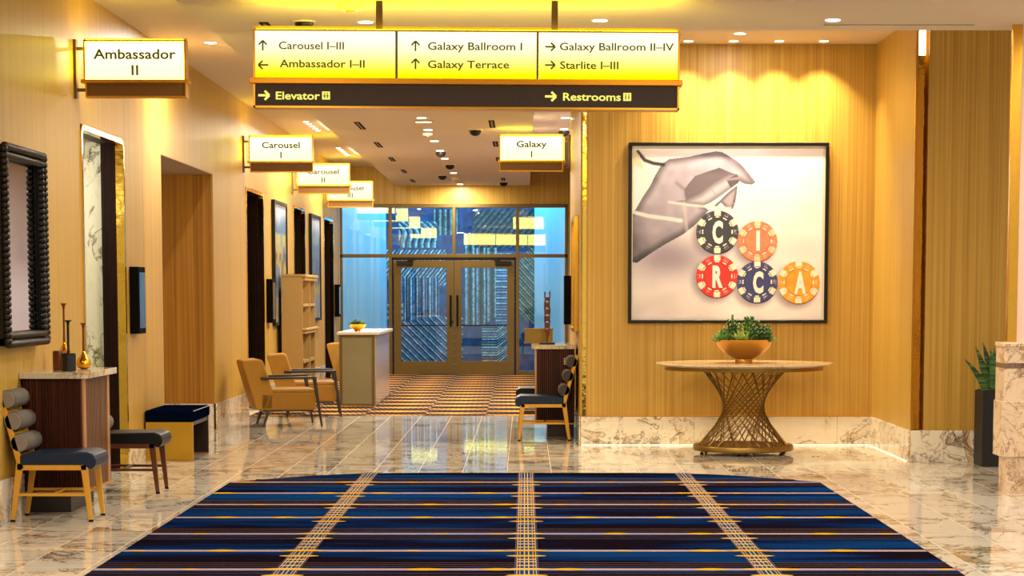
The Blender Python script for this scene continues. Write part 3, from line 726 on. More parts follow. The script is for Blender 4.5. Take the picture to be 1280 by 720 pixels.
for s_, ua, ub, vt, vb in (('Carousel I\u2013III', 350, 431, 55.8, 65.6), ('Ambassador I\u2013II', 351, 456.7, 78.4, 88.3), ('Galaxy Ballroom I', 535.5, 652.6, 54.2, 64.2), ('Galaxy Terrace', 535.5, 636.5, 77.2, 87), ('Galaxy Ballroom II\u2013IV', 699.5, 841.3, 52.8, 62.6), ('Starlite I\u2013III', 700, 772.6, 76.2, 86)):
    (xa, za), (xb, _) = lp(ua, vb), lp(ub, vb)
    text(s_, xb - xa, (vb - vt) * SZS, (xa, yt, za), TXT, sg, bold=.012)
am = M()
for u, v, d in ((330, 61.5, 'up'), (330.6, 85.8, 'left'), (520, 59.8, 'up'), (520, 82.3, 'up'), (687.5, 58.6, 'right'), (687.5, 81.5, 'right')):
    x_, z_ = lp(u, v); am = M(); arrow(am, x_, z_, .07, d, y=yt); am.build('arrow', TXT, sg)
yt2 = -dp + .0085
am = M()
for u, v in ((331, 124), (688.4, 121)): x_, z_ = lp(u, v); am = M(); arrow(am, x_, z_, .078, 'right', w=.016, y=yt2); am.build('lit_arrow', TXTL, sg)
for s_, ua, ub, vt, vb in (('Elevator', 346, 401, 118.8, 128.8), ('Restrooms', 704, 776, 115.8, 125.8)):
    (xa, za), (xb, _) = lp(ua, vb), lp(ub, vb); text(s_, xb - xa, (vb - vt) * SZS, (xa, yt2, za), TXTL, sg, bold=.02)
for u, v in ((408.6, 123.3), (784, 120.4)):
    x_, z_ = lp(u, v); M().box(x_ - .028, x_ + .028, yt2, yt2 + .001, z_ - .028, z_ + .028).build('icon', TXTL, sg)
    ic = M()
    for k in (-1, 1): ic.box(x_ + k * .011 - .004, x_ + k * .011 + .004, yt2 - .001, yt2, z_ - .018, z_ + .010).box(x_ + k * .011 - .004, x_ + k * .011 + .004, yt2 - .001, yt2, z_ + .013, z_ + .020)
    if u < 500: ic.box(x_ - .022, x_ + .022, yt2 - .001, yt2, z_ - .004, z_ - .001).box(x_ - .001, x_ + .001, yt2 - .001, yt2, z_ - .022, z_ + .022)
    ic.build('icon_mark', SIGNB, sg)
for u in (474, 693): M().box(lp(u - 4, 0)[0], lp(u + 4, 0)[0], -.02, .02, zT, cz + .02 - sg.location.z).build('rod', SIGND, sg)

def wall_sign(l1, l2, wid, loc, side, label, wid2):
    s = tag(empty('blade_sign', loc), label, 'sign', group='lit blade signs along the corridor')
    sx = side
    def bx(m_, x0, x1, *r): x0, x1 = sx * x0, sx * x1; return m_.box(min(x0, x1), max(x0, x1), *r)
    bx(M(), 0, .022, -.035, .035, -.22, .235).build('wall_plate', BRONZE, s)
    for z in (.165, -.155): bx(M(), .022, .095, -.012, .012, z - .012, z + .012).build('arm', BRONZE, s)
    a, b = .085, .885
    m_ = M(); bx(m_, a, b, -.06, .06, .215, .228); bx(m_, a, a + .013, -.06, .06, -.08, .215); bx(m_, b - .013, b, -.06, .06, -.08, .215); m_.build('frame', SIGNF, s)
    bx(M(), a + .013, b - .013, -.05, 0, -.08, .215).build('light_panel', LITL, s); bx(M(), a + .013, b - .013, 0, .05, -.08, .215).build('rear_light_panel', BACKL, s)
    m_ = M(); bx(m_, a + .02, b - .02, -.055, -.015, .228, .231); bx(m_, a + .02, b - .02, .015, .055, .228, .231); m_.build('added_uplight', TOPL, s); bx(M(), a, b, -.012, .012, .228, .245).build('added_top_fin', SIGNF, s)  # uplight strips added for ceiling glow, fin added to part it
    bx(M(), a - .004, a, -.03, .05, -.07, .2).build('added_end_glow', ENDL, s)  # added emitter turned to the wall, for the glow beside the plate
    m_ = M(); rw_ = .016
    bx(m_, a + .013, b - .013, -.0515, -.05, .215 - rw_, .215); bx(m_, a + .013, b - .013, -.0515, -.05, -.08, -.08 + rw_); bx(m_, a + .013, a + .013 + rw_, -.0515, -.05, -.08 + rw_, .215 - rw_); bx(m_, b - .013 - rw_, b - .013, -.0515, -.05, -.08 + rw_, .215 - rw_); m_.build('rim_light', RIML, s)  # rim strips added over the face edge to throw more light sideways
    bx(M(), a - .02, b + .02, -.08, .08, -.105, -.08).build('shelf_bar', SIGNF, s)
    m_ = M(); bx(m_, a + .01, b, -.05, .05, -.217, -.205); bx(m_, a + .01, a + .02, -.05, .05, -.205, -.105); bx(m_, b - .01, b, -.05, .05, -.205, -.105); m_.build('lower_frame', SIGNF, s)
    bx(M(), a + .02, b - .01, -.04, .04, -.205, -.105).build('lower_panel', SIGNB, s)
    cx = sx * (a + b) / 2
    text(l1, wid, .078, (cx - wid / 2, -.0515, .082), TXT, s, bold=.02); text(l2, wid2, .078, (cx - wid2 / 2, -.0515, -.045), TXT, s)
    return s
LITL = litmat('lit_blade_face', (2.0, 1.8, 1.15), (1.9, 1.65, .85), -.06, .2)
SZ_ = 3.285
wall_sign('Ambassador', 'II', .645, (WX, 16.56, SZ_ + .015), 1, 'lit blade sign reading Ambassador II on the left wall above the beaded mirror', .046)
wall_sign('Carousel', 'I', .475, (WX, 26.36, SZ_), 1, 'lit blade sign reading Carousel I, the nearest of the three Carousel signs', .012)
wall_sign('Carousel', 'II', .475, (WX, 31.87, SZ_ - .01), 1, 'lit blade sign reading Carousel II, middle of the three Carousel signs', .046)
wall_sign('Carousel', 'III', .475, (WX, 36.72, SZ_ - .015), 1, 'lit blade sign reading Carousel III, the farthest and partly hidden by another', .08)
wall_sign('Galaxy', 'I', .375, (.57, 26.12, SZ_ - .005), -1, 'lit blade sign reading Galaxy I on the right corridor wall', .012)

# ================================================================= FURNITURE
def dining_chair(name, label, loc, rz, frame_m, seat_m, group):
    c = tag(empty(name, loc, rz), label, 'chair', group=group)
    W = .215; D = .022
    for s in (-1, 1):
        y = s * (W - D / 2)
        m_ = M(); m_.bar((.235, y, .40), (.275, y, .012), .05, D, .028, D)
        l = m_.build('leg', frame_m, c, bevel=.003, seg=1); M().box(.262, .29, y - .011, y + .011, 0, .012).build('foot', BLACKR, l)
        m_ = M(); m_.bar((-.20, y, .40), (-.255, y, .012), .05, D, .028, D)
        l = m_.build('leg', frame_m, c, bevel=.003, seg=1); M().box(-.27, -.242, y - .011, y + .011, 0, .012).build('foot', BLACKR, l)
        m_ = M(); m_.bar((-.19, y, .36), (-.335, y, .90), .042, D, .028, D); m_.build('back_post', frame_m, c, bevel=.003, seg=1)
        m_ = M(); m_.box(-.22, .255, y - D / 2, y + D / 2, .352, .39); m_.build('side_rail', frame_m, c, bevel=.003, seg=1)
        m_ = M(); m_.box(-.235, .255, y - D / 3, y + D / 3, .175, .195); m_.build('stretcher', frame_m, c)
    M().box(-.012, .012, -W + D, W - D, .177, .193).build('cross_stretcher', frame_m, c)
    M().box(.225, .245, -W + D, W - D, .352, .388).box(-.215, -.195, -W + D, W - D, .352, .388).build('seat_rail', frame_m, c)
    # thick seat with rounded front nose
    prof = [(-.20, .385), (.235, .385), (.28, .355), (.31, .375), (.322, .42), (.305, .46), (.26, .478), (-.14, .470), (-.20, .455)]
    M().prism(prof, -W - .005, W + .005, 'y').build('seat', seat_m, c, bevel=.014, seg=3)
    for k in range(3):
        t = .29 + k * .275; x = -.19 - .145 * t + .030; z = .36 + .54 * t + .02
        m_ = M(); r = .064
        m_.tube([(x, -W + .0, z), (x, -W + .012, z), (x, W - .012, z), (x, W, z)], [r * .86, r, r, r * .86], n=20, flat=1.0)
        b = m_.build('bolster', GREYF, c, smooth=True)
        b.scale = (1, 1, 1)
    for t in (.16, .44, .71): 
        x = -.19 - .145 * t; z = .36 + .54 * t
        M().box(x - .008, x + .008, -W + D, W - D, z - .01, z + .01).build('back_rail', frame_m, c)
    return c
GOLDW = basic('gold_painted_frame', lin(214, 158, 48), .38, .15, var=.06, vscale=16)
GC = 'dining chairs beside the consoles'
dining_chair('dining_chair', 'gold framed chair with navy seat and grey bolster back before the left console', (-3.235, 14.31, 0), 0, GOLDW, NAVY, GC)
dining_chair('dining_chair', 'dark walnut framed chair with black seat behind the left console', (-3.13, 16.31, 0), 0, REDW, BLACKL, GC)
dining_chair('dining_chair', 'gold framed chair with navy seat in front of the fluted podium at right', (.215, 22.13, 0), PI, GOLDW, NAVY, GC)
dining_chair('dining_chair', 'chair mostly hidden behind the fluted podium at right, only edges showing', (.215, 23.95, 0), PI, DARKW, BLACKL, GC)

def console(name, label, loc, sx):
    """sx=+1: wall on the left (x=0), body extends +x; -1 mirrored"""
    c = tag(empty(name, loc), label, 'console')
    def bx(m_, x0, x1, *r): x0, x1 = sx * x0, sx * x1; return m_.box(min(x0, x1), max(x0, x1), *r)
    Ln = 1.06
    pts = [(0, 0), (.38, 0)] + [(.38 + .10 * math.sin(a), .07 - .07 * math.cos(a)) for a in (PI / 8, PI / 4, 3 * PI / 8, PI / 2)] + [(.48, Ln), (0, Ln)]
    M().prism([(sx * x, y) for x, y in pts], .955, 1.0, 'z').build('marble_top', MTOP, c, bevel=.005, seg=2)
    bx(M(), .02, .43, .05, Ln - .04, .16, .955).build('body', WALM, c)
    fl_ = M()
    n = 18
    for i in range(n):
        x0 = .02 + i * (.425 - .02) / n
        xa, xb = sx * x0, sx * (x0 + .016)
        fl_.box(min(xa, xb), max(xa, xb), .034, .05, .16, .955)
    tag(fl_.build('fluted_front', WAL, c), kind='stuff')
    fl2 = M(); ylo, yhi = .13, Ln - .2
    for i in range(20):
        y0 = ylo + i * (yhi - ylo) / 20
        xa, xb = sx * .43, sx * .437
        fl2.box(min(xa, xb), max(xa, xb), y0, y0 + .026, .17, .955)
    tag(fl2.build('fluted_side', WALM, c), kind='stuff')
    BR = basic('pale_bronze_strip', lin(206, 150, 96), .35, .5)
    for y0, y1 in ((.05, .12), (Ln - .19, Ln - .12)): bx(M(), .43, .442, y0, y1, .16, .955).build('metal_strip', BR, c)
    bx(M(), .01, .45, .03, Ln - .04, .145, .16).build('base_trim', BR, c)
    bx(M(), .02, .31, .18, Ln - .1, 0, .145).build('plinth', basic('walnut_plinth', lin(34, 16, 10), .4), c)
    return c
console('console_table', 'marble topped fluted walnut console against the left wall below the mirror', (WX + .001, 14.55, 0), 1)
pod = console('console_table', 'marble topped fluted walnut podium at the right corridor corner', (.555, 22.36, 0), -1)
M().box(-.135, -.115, .03, .035, .79, .86).build('socket_plate', WHITEP, pod)
M().box(-.13, -.12, .028, .03, .80, .815).box(-.13, -.12, .028, .03, .835, .85).build('socket_holes', BLACK, pod)
# tan box on the podium behind the sculpture
bxm = tag(M().box(-.31, .02, -.06, .06, 0, .012).box(-.3, .01, -.05, .05, .012, .15).box(-.31, .02, -.06, .06, .15, .165).build('brass_box', BRASSF, loc=(.30, 23.25, 1.0)), 'flat tan metal box on the podium behind the sculpture', 'box')
# sculpture
sc_ = tag(empty('totem_sculpture', at(684, 433, 22.75)), 'tall jagged bronze totem sculpture on a stand on the right podium', 'sculpture')
sc_.location.z = 1.0
M().box(-.085, .085, -.05, .05, 0, .018).build('base', BLACK, sc_, bevel=.002, seg=1)
M().tube([(0, 0, .018), (0, 0, .10)], .006).build('stem', BLACK, sc_)
m_ = M(); rr = random.Random(4)
for i in range(26):
    z = .085 + i * .0185; ww = .022 + .014 * math.sin(i / 25 * PI) ** .7
    for s in (-1, 1):
        a = rr.uniform(-.5, .5)
        x = s * ww * (.62 if i < 23 else .9)
        m_.bar((x, rr.uniform(-.01, .01), z), (x + s * rr.uniform(.004, .014), rr.uniform(-.015, .015), z + rr.uniform(.02, .04)), .016, .03, .006, .01)
    if i < 23 and i % 4: m_.box(-.02, .02, -.014, .014, z - .002, z + .019)
m_.build('figure', basic('rusty_bronze', lin(120, 70, 36), .5, .5, var=.5, vscale=40, bump=.6), sc_)

# vases on left console
def bottle(name, label, loc, prof, m, neck=None, neckm=None):
    o = tag(empty(name, loc), label, 'vase')
    M().lathe(prof, 28).build('body', m, o, smooth=True)
    if neck: M().lathe(neck, 14).build('neck', neckm, o, smooth=True)
    return o
px = 14.95 / 2600
def onc(u, Y): return (at(u, 440, Y)[0], Y, 1.0)
VB = basic('brown_ceramic', lin(120, 66, 30), .3, .3); VK = basic('black_glaze', lin(14, 12, 10), .15)
GOLDH = basic('hammered_gold', lin(236, 178, 44), .15, 1, bump=1.0, vscale=16)
BRNZ = basic('bronze_neck', lin(132, 78, 30), .3, .7)
bottle('vase', 'brown cylinder vase on the left console, nearest the mirror', onc(74.5, 14.98), [(.048, 0), (.05, .01), (.05, .125), (.045, .14), (.03, .143)], VB)
bottle('vase', 'black cylinder vase with tall flared black neck on the left console', onc(85.5, 14.86), [(.046, 0), (.052, .004), (.052, .12), (.045, .127), (.012, .13)], VK, [(.012, .128), (.009, .16), (.009, .32), (.012, .345), (.03, .36), (.026, .362)], VK)
gp = [(.02, 0), (.045, .01), (.052, .035), (.048, .065), (.03, .09), (.014, .115), (.009, .13)]
bottle('vase', 'gold gourd vase with thin bronze neck on the left console beside the marble', onc(104.5, 15.25), gp, GOLDH, [(.009, .12), (.008, .16), (.007, .29), (.011, .32), (.024, .335), (.02, .336)], BRNZ)
bottle('vase', 'gold gourd vase with the tallest thin neck, standing behind the brown cylinder', onc(80.5, 15.36), [(r * 1.1, z * 1.35 + .02) for r, z in gp] , GOLDH, [(.009, .19), (.008, .25), (.007, .43), (.011, .46), (.024, .478), (.02, .479)], BRNZ)

# beaded mirror
mi = tag(empty('beaded_mirror', (WX, 13.9, 0)), 'tall black mirror framed with rows of round beads on the left wall', 'mirror')
z0, z1, y0, y1 = 1.18, 2.56, 0.0, 1.21
M().box(.0, .03, y0 + .05, y1 - .05, z0 + .05, z1 - .05).build('backing', BLACK, mi)
M().box(.03, .034, y0 + .1, y1 - .1, z0 + .1, z1 - .1).build('mirror_glass', MIRR, mi)
M().box(.0, .06, y0 + .02, y0 + .07, z0 + .02, z1 - .02).box(.0, .06, y1 - .07, y1 - .02, z0 + .02, z1 - .02).box(.0, .06, y0 + .02, y1 - .02, z0 + .02, z0 + .07).box(.0, .06, y0 + .02, y1 - .02, z1 - .07, z1 - .02).build('frame_core', BLACK, mi)
bead_me = M().lathe([(.4, -1), (.8, -.8), (1, -.35), (1, .35), (.8, .8), (.4, 1)], 12).mesh('bead', BEAD, True)
bh_me = bead_me
nb = 32; step = (z1 - z0 - .06) / nb
for i in range(nb):
    z = z0 + .03 + step * (i + .5)
    for (x, y) in ((.085, y0 + .03), (.075, y0 + .085), (.085, y1 - .03), (.075, y1 - .085)):
        inst(bead_me, 'bead', mi, (x, y, z), (0, 0, 0), (.027, .027, step * .52))
nb = 30; step = (y1 - y0 - .06) / nb
for i in range(nb):
    y = y0 + .03 + step * (i + .5)
    for (x, z) in ((.085, z0 + .03), (.075, z0 + .085), (.085, z1 - .03), (.075, z1 - .085)):
        inst(bead_me, 'bead', mi, (x, y, z), (PI / 2, 0, 0), (.027, .027, step * .52))

# bench before the passage
be = tag(empty('upholstered_bench', (-3.30, 19.78, 0)), 'navy cushioned bench with gold end panels by the passage opening', 'bench')
for y in (-.5, .44): 
    p_ = M().box(-.22, .215, y, y + .05, .0, .36).build('end_panel', BRASSL if y < 0 else DARKW, be)
    M().box(-.225, .222, y - .004, y, .0, .012).build('edge_strip', GOLD, p_)
M().box(-.215, .21, -.45, .44, .325, .36).build('seat_board', DARKW, be)
M().box(-.18, -.16, -.45, .44, .0, .33).build('back_board', DARKW, be)
M().box(-.228, .226, -.505, .505, .362, .47).build('cushion', NAVYV, be, bevel=.022, seg=3)
M().tube([(.224, -.49, .463), (.224, .49, .463)], .004, n=6).build('piping', basic('silver_piping', lin(150, 150, 170), .4), be)

# armchairs
def armchair(label, loc, rz, group='mustard lounge armchairs'):
    c = tag(empty('lounge_armchair', loc, rz), label, 'armchair', group=group)
    W = .30
    M().box(-.30, .36, -W, W, .19, .405).build('seat_base', MUST, c, bevel=.03, seg=3)
    M().box(-.20, .365, -W + .005, W - .005, .39, .44).build('seat_cushion', MUST, c, bevel=.03, seg=3)
    prof = [(-.34, .20), (-.14, .20), (-.14, .40), (-.255, .77), (-.29, .79), (-.49, .775), (-.495, .74)]
    M().prism(prof, -W, W, 'y').build('backrest', MUSTB, c, bevel=.025, seg=3)
    for s in (-1, 1):
        y = s * (W + .035)
        M().bar((-.29, y, .565), (.36, y, .575), .03, .055, .022, .05).build('arm', DARKW, c, bevel=.006, seg=2)
        M().bar((.335, y, .565), (.42, y, 0), .045, .03, .022, .022).build('leg', DARKW, c, bevel=.003, seg=1)
        M().bar((-.19, s * (W - .03), .21), (-.26, s * (W - .0), 0), .045, .03, .022, .022).build('leg', DARKW, c, bevel=.003, seg=1)
    M().box(-.26, .33, -W + .02, W - .02, .175, .2).build('base_rail', DARKW, c)
    M().box(-.25, -.22, -W - .05, W + .05, .55, .58).build('rear_arm_rail', DARKW, c)
    return c
armchair('nearest mustard armchair with dark wooden arm, beside the left wall', (-2.87, 24.55, 0), .26)
armchair('second mustard armchair, facing right in front of the tall tan shelf unit', (-2.76, 26.35, 0.009), .12)
armchair('farthest mustard armchair, mostly hidden behind the olive counter', (-2.55, 32.25, 0.009), .0)

# tall shelf unit
sh = tag(empty('shelf_unit', (-3.47, 29.75, 0.005)), 'tall tan linen shelf unit with open front standing behind the armchairs', 'shelf unit')
SH, SD, SL = 1.82, .34, 1.75
M().box(0, SD - .04, 0, .04, 0, SH - .04).build('side_panel', LINEN, sh); M().box(0, SD - .04, SL - .04, SL, 0, SH - .04).build('side_panel', LINEN, sh)
M().box(0, .02, .04, SL - .04, 0, SH - .04).build('back_panel', LINEN, sh)
M().box(0, SD - .02, SL / 2 - .025, SL / 2 + .025, .02, SH - .05).build('divider', LINEN, sh)
for z in (.10, .55, 1.0, 1.36): M().box(.02, SD - .03, .04, SL - .04, z, z + .04).build('shelf', LINEN, sh)
for z in (1.0 - .03, SH - .09): 
    for i in range(2): M().box(SD - .04 - .0, SD + .015 * (i + 1) - .01, -.0 - .01 * i, SL + .01 * i, z + i * .045, z + i * .045 + .035).build('cornice', LINEN, sh, bevel=.008, seg=2)
M().box(0, SD, -.005, SL + .005, SH - .03, SH).build('top', LINEN, sh)

# counter with bowl
co = tag(empty('reception_counter', (-2.56, 28.7, 0.004)), 'olive panelled counter with white top left of the glass doors', 'counter')
M().box(.0, .50, 0, 2.85, 0, .98).build('body', OLIVE, co)
M().box(.012, .045, -.012, 0, 0, .98).box(.455, .488, -.012, 0, 0, .98).box(.045, .455, -.012, 0, .95, .98).box(.045, .455, -.012, 0, 0, .03).build('edge_frame', BRONZE, co)
for i in range(3): M().box(.50, .508, .02 + i * .945, .02 + (i + 1) * .945 - .006, .02, .96).build('steel_panel', SILV, co)
M().box(-.03, .56, -.04, 2.9, .98, 1.02).build('top', CTOP, co, bevel=.004, seg=1)

# ---- succulents
def rosette(mm, c, r, n, lean=.5, rows=3, width=.28, rnd=None, up=1.0):
    for q in range(rows):
        f = 1 - q / (rows + .5)
        for i in range(n - q):
            a = 2 * PI * (i + .5 * q) / (n - q) + rnd.uniform(-.15, .15)
            el = lean * f
            L_ = r * (.55 + .45 * f) * rnd.uniform(.85, 1.1)
            d = Vector((math.cos(a) * math.cos(1.45 - el * 1.2), math.sin(a) * math.cos(1.45 - el * 1.2), math.sin(1.45 - el * 1.2) * up))
            s = Vector((-math.sin(a), math.cos(a), 0)) * L_ * width * .5; u = d.cross(s).normalized() * L_ * .07
            b = Vector(c)
            s = s * 1.35
            vs = [b - s * .5, b + s * .5, b + d * L_ * .55 + s, b + d * L_ * .55 - s, b + d * L_ * .55 - u, b + d * L_ + Vector((0, 0, L_ * .12))]
            mm.add(vs, [(0, 1, 2, 4), (0, 4, 3), (4, 2, 5), (3, 4, 5), (0, 3, 5, 2, 1)])
def spike(mm, c, h, rnd, r=.02):
    n = int(h / .009)
    top = Vector(c) + Vector((rnd.uniform(-.04, .04), rnd.uniform(-.04, .04), h))
    mm.tube([c, tuple(top)], [.006, .003], n=5)
    for i in range(n):
        t = (i + .5) / n; p = Vector(c).lerp(top, t); a = i * 2.4; rr_ = r * (1 - .35 * t)
        for k in range(2):
            aa = a + k * PI; d = Vector((math.cos(aa), math.sin(aa), .9)).normalized()
            s = d.cross(Vector((0, 0, 1))).normalized() * .010
            mm.add([p - s, p + s, p + d * rr_ + s * .4, p + d * rr_ * 1.2, p + d * rr_ - s * .4, p + d * rr_ * .5 + Vector((0, 0, .005))], [(0, 1, 5), (1, 2, 5), (2, 3, 5), (3, 4, 5), (4, 0, 5), (0, 4, 3, 2, 1)])
def bowl(name, label, loc, R, Hh, foot, mm, glossy, big=True, seed=1):
    b = tag(empty(name, loc), label, 'plant bowl')
    M().lathe([(foot, 0), (foot * 1.02, Hh * .06), (foot * .95, Hh * .16), (foot * 1.15, Hh * .2), (R * .62, Hh * .38), (R * .86, Hh * .66), (R, Hh), (R * .97, Hh), (R * .83, Hh * .7)], 40).build('bowl', glossy, b, smooth=True)
    M().lathe([(R * .8, Hh * .8), (R * .9, Hh * .9), (R * .5, Hh * .97)], 24).build('soil', basic('soil', (.03, .02, .012), .9), b)
    rnd = random.Random(seed); sc = R / .28
    if big:
        items = [('r', -.21, -.08, .15, LEAFM), ('r', -.2, .1, .13, LEAFM), ('r', -.03, -.15, .17, LEAFY), ('k', -.09, .02, .22, LEAFD), ('k', -.12, .05, .26, LEAFM), ('k', .03, .03, .28, LEAFD), ('k', .01, .0, .24, LEAFD), ('k', .055, -.02, .25, LEAFM), ('k', .1, -.08, .17, LEAFD), ('k', .13, -.02, .19, LEAFD), ('k', .16, .03, .17, LEAFD), ('k', .2, .0, .2, LEAFM), ('k', .2, -.06, .12, LEAFD), ('r', .12, -.16, .10, LEAFD), ('r', .23, -.04, .10, LEAFM), ('r', -.13, -.16, .10, LEAFD), ('k', .07, .08, .2, LEAFD), ('k', -.03, -.05, .18, LEAFM), ('k', .08, -.13, .13, LEAFD), ('k', .15, -.11, .13, LEAFD), ('r', .04, -.2, .08, LEAFD), ('r', .2, -.13, .08, LEAFD), ('k', -.16, .0, .15, LEAFD), ('k', .05, -.1, .17, LEAFM)]
    else: items = [('r', -.16, 0, .16, LEAFD), ('r', .02, -.1, .17, LEAFD), ('r', .17, 0, .14, LEAFM), ('k', 0, .02, .16, LEAFD), ('k', .09, .02, .13, LEAFD), ('r', -.06, .05, .18, LEAFM), ('r', .1, -.12, .12, LEAFY), ('r', -.12, -.12, .12, LEAFD)]
    if big: items += [('k', rnd.uniform(-.2, .22), rnd.uniform(-.16, .08), rnd.uniform(.10, .17), rnd.choice((LEAFD, LEAFM, LEAFD))) for _ in range(16)]
    for t, x, y, h, mt in items:
        q = M(); base = (x * sc, y * sc, Hh * .9)
        if t == 'r': rosette(q, base, h * sc, 9, lean=1.05, rows=4, rnd=rnd)
        else:
            for e in range(5): spike(q, (base[0] + rnd.uniform(-.045, .045), base[1] + rnd.uniform(-.045, .045), base[2]), h * sc * rnd.uniform(.5, 1.0), rnd, .032)
        q.build('succulent', mt, b)
    return b

# round wire table
tx, ty = 2.125, 20.2
tb = tag(empty('round_table', (tx, ty, 0)), 'round stone topped table on a twisted brass rod base below the print', 'table')
M().lathe([(.74, .845), (.80, .85), (.855, .868), (.857, .876), (.850, .882), (.0, .883)], 96).build('tabletop', marble('table_stone', lin(206, 184, 152), lin(180, 150, 108), lin(130, 106, 76), rough=.12, scale=3), tb, smooth=True)
M().lathe([(.76, .815), (.765, .815), (.765, .846), (.74, .846)], 96).build('apron_ring', BRASSF, tb, smooth=True)
def ring(m_, R, z, r, n=64):
    pts = [(R * math.cos(2 * PI * i / n), R * math.sin(2 * PI * i / n), z) for i in range(n + 1)]; m_.tube(pts, r, n=8, cap=False)
m_ = M(); ring(m_, .40, .81, .012); m_.build('top_ring', BRASSF, tb, smooth=True)
M().lathe([(.38, .035), (.475, .035), (.487, .045), (.487, .078), (.478, .09), (.43, .092), (.38, .085)], 80).build('base_ring', BRASSF, tb, smooth=True)
NR = 22; DL = math.radians(123)
for fam in (-1, 1):
    for i in range(NR):
        a0_ = 2 * PI * i / NR + (0 if fam > 0 else PI / NR); a1_ = a0_ + fam * DL
        rt, rb = (.405, .43) if fam > 0 else (.388, .415)
        M().tube([(rb * math.cos(a0_), rb * math.sin(a0_), .085), (rt * math.cos(a1_), rt * math.sin(a1_), .81)], .0062, n=6).build('rod', BRASSF, tb, smooth=True)
for i in range(6):
    a = 2 * PI * i / 6 + .35; M().lathe([(.018, 0), (.018, .02), (.008, .022), (.008, .036)], 10, (.44 * math.cos(a), .44 * math.sin(a), 0)).build('foot', BLACK, tb)
BWL = basic('bronze_bowl', lin(196, 146, 64), .34, .8, var=.12, vscale=6)
bowl('succulent_bowl', 'bronze footed bowl of green succulents on the round table', (tx - .005, ty - .05, .883), .285, .225, .083, None, BWL)
bowl('succulent_bowl', 'small gilded bowl of dark succulents on the olive counter', (at(447, 412, 29.1)[0], 29.1, 1.024), .125, .10, .04, None, GOLDH, big=False, seed=5)

# planter with snake plant
pl_ = tag(empty('snake_plant', (4.27, 18.78, 0)), 'dark square planter with upright snake plant by the front wood panel', 'plant')
M().prism([(-.17, -.17), (.17, -.17), (.17, .17), (-.17, .17)], 0, .68, 'z').build('planter', STRUNK, pl_, bevel=.006, seg=2)
gro = M()
for i in range(26): gro.box(-.172, .172, -.1715, -.1700, .03 + i * .025, .034 + i * .025)
tag(gro.build('planter_ribbing', basic('planter_rib', lin(24, 23, 26), .5), pl_), kind='stuff')
M().box(-.15, .15, -.15, .15, .68, .685).build('soil', basic('potting_soil', (.02, .015, .01), .9), pl_)
def snake():
    m, nt, N, L, B = mat('snake_leaf')
    tc = N.new('ShaderNodeTexCoord'); wv = N.new('ShaderNodeTexNoise'); mp = N.new('ShaderNodeMapping'); mp.inputs['Scale'].default_value = (6, 6, 60)
    L.new(tc.outputs['Object'], mp.inputs[0]); L.new(mp.outputs[0], wv.inputs['Vector']); wv.inputs['Scale'].default_value = 1
    L.new(ramp(N, L, wv.outputs['Fac'], [(.4, lin(24, 56, 26)), (.6, lin(84, 122, 60))]), B.inputs['Base Color']); B.inputs['Roughness'].default_value = .4
    return m
SN = snake(); rnd = random.Random(8)
for i, (dx, dy, h, lx, ly) in enumerate([(-.1, -.05, .42, -.12, 0), (-.13, -.08, .30, -.20, -.02), (-.05, -.1, .40, -.05, -.02), (0, -.06, .44, .0, 0), (.04, -.1, .36, .03, -.02), (.08, -.04, .42, .06, 0), (.12, -.08, .38, .1, 0), (-.04, .05, .45, -.08, .05), (.05, .06, .46, .06, .06), (.0, .1, .4, .0, .08), (-.08, .0, .33, -.02, -.05)]):
    q = M(); n_ = 7; vs = []
    for k in range(n_ + 1):
        t = k / n_; wd = .036 * (1 - t ** 2.6) + .001; x = dx + lx * t ** 1.4; y = dy + ly * t ** 1.4; z = .685 + h * t * (1 - .05 * t)
        vs += [(x - wd, y, z), (x, y + .012 * (1 - t), z), (x + wd, y, z), (x, y - .004, z)]
    fs = []
    for k in range(n_):
        for e in range(4): fs.append((k * 4 + e, k * 4 + (e + 1) % 4, k * 4 + 4 + (e + 1) % 4, k * 4 + 4 + e))
    q.add(vs, fs).build('leaf', SN, pl_, smooth=True)

# right marble pedestal counter with glass fin
pc = tag(empty('marble_pedestal', (3.69, 16.1, 0)), 'marble clad reception pedestal at the right edge of the view', 'counter')
M().box(.05, 1.6, .0, .26, 0, .29).build('recessed_base', MCOUNT, pc)
M().box(.0, 1.6, -.04, .26, .29, .72).build('lower_slab', MCOUNT, pc, bevel=.004, seg=1)
M().box(.012, 1.6, -.03, .26, .72, .975).build('front_slab', MCOUNT, pc)
M().box(.012, 1.6, -.034, .26, .975, 1.015).build('dark_band', marble('dark_band_marble', lin(120, 96, 74), lin(150, 120, 84), lin(60, 44, 32), rough=.2, scale=4), pc)
M().box(.012, 1.6, -.03, .26, 1.015, 1.14).build('upper_slab', MCOUNT, pc)
M().box(.0, 1.6, -.05, .26, 1.14, 1.175).build('top_slab', MCOUNT, pc, bevel=.01, seg=2)
gf = tag(empty('gold_edged_column', (3.77, 16.15, 1.175)), 'glossy pale column with a gold edge rising from the marble pedestal', 'column')
M().box(-.035, .04, -.01, .05, 0, 2.43).build('gold_edge', GOLD, gf, bevel=.006, seg=2)
M().box(.04, .9, -.0, .1, 0, 2.43).build('pale_panel', basic('pale_gloss_panel', lin(236, 204, 186), .12, coat=.5), gf)

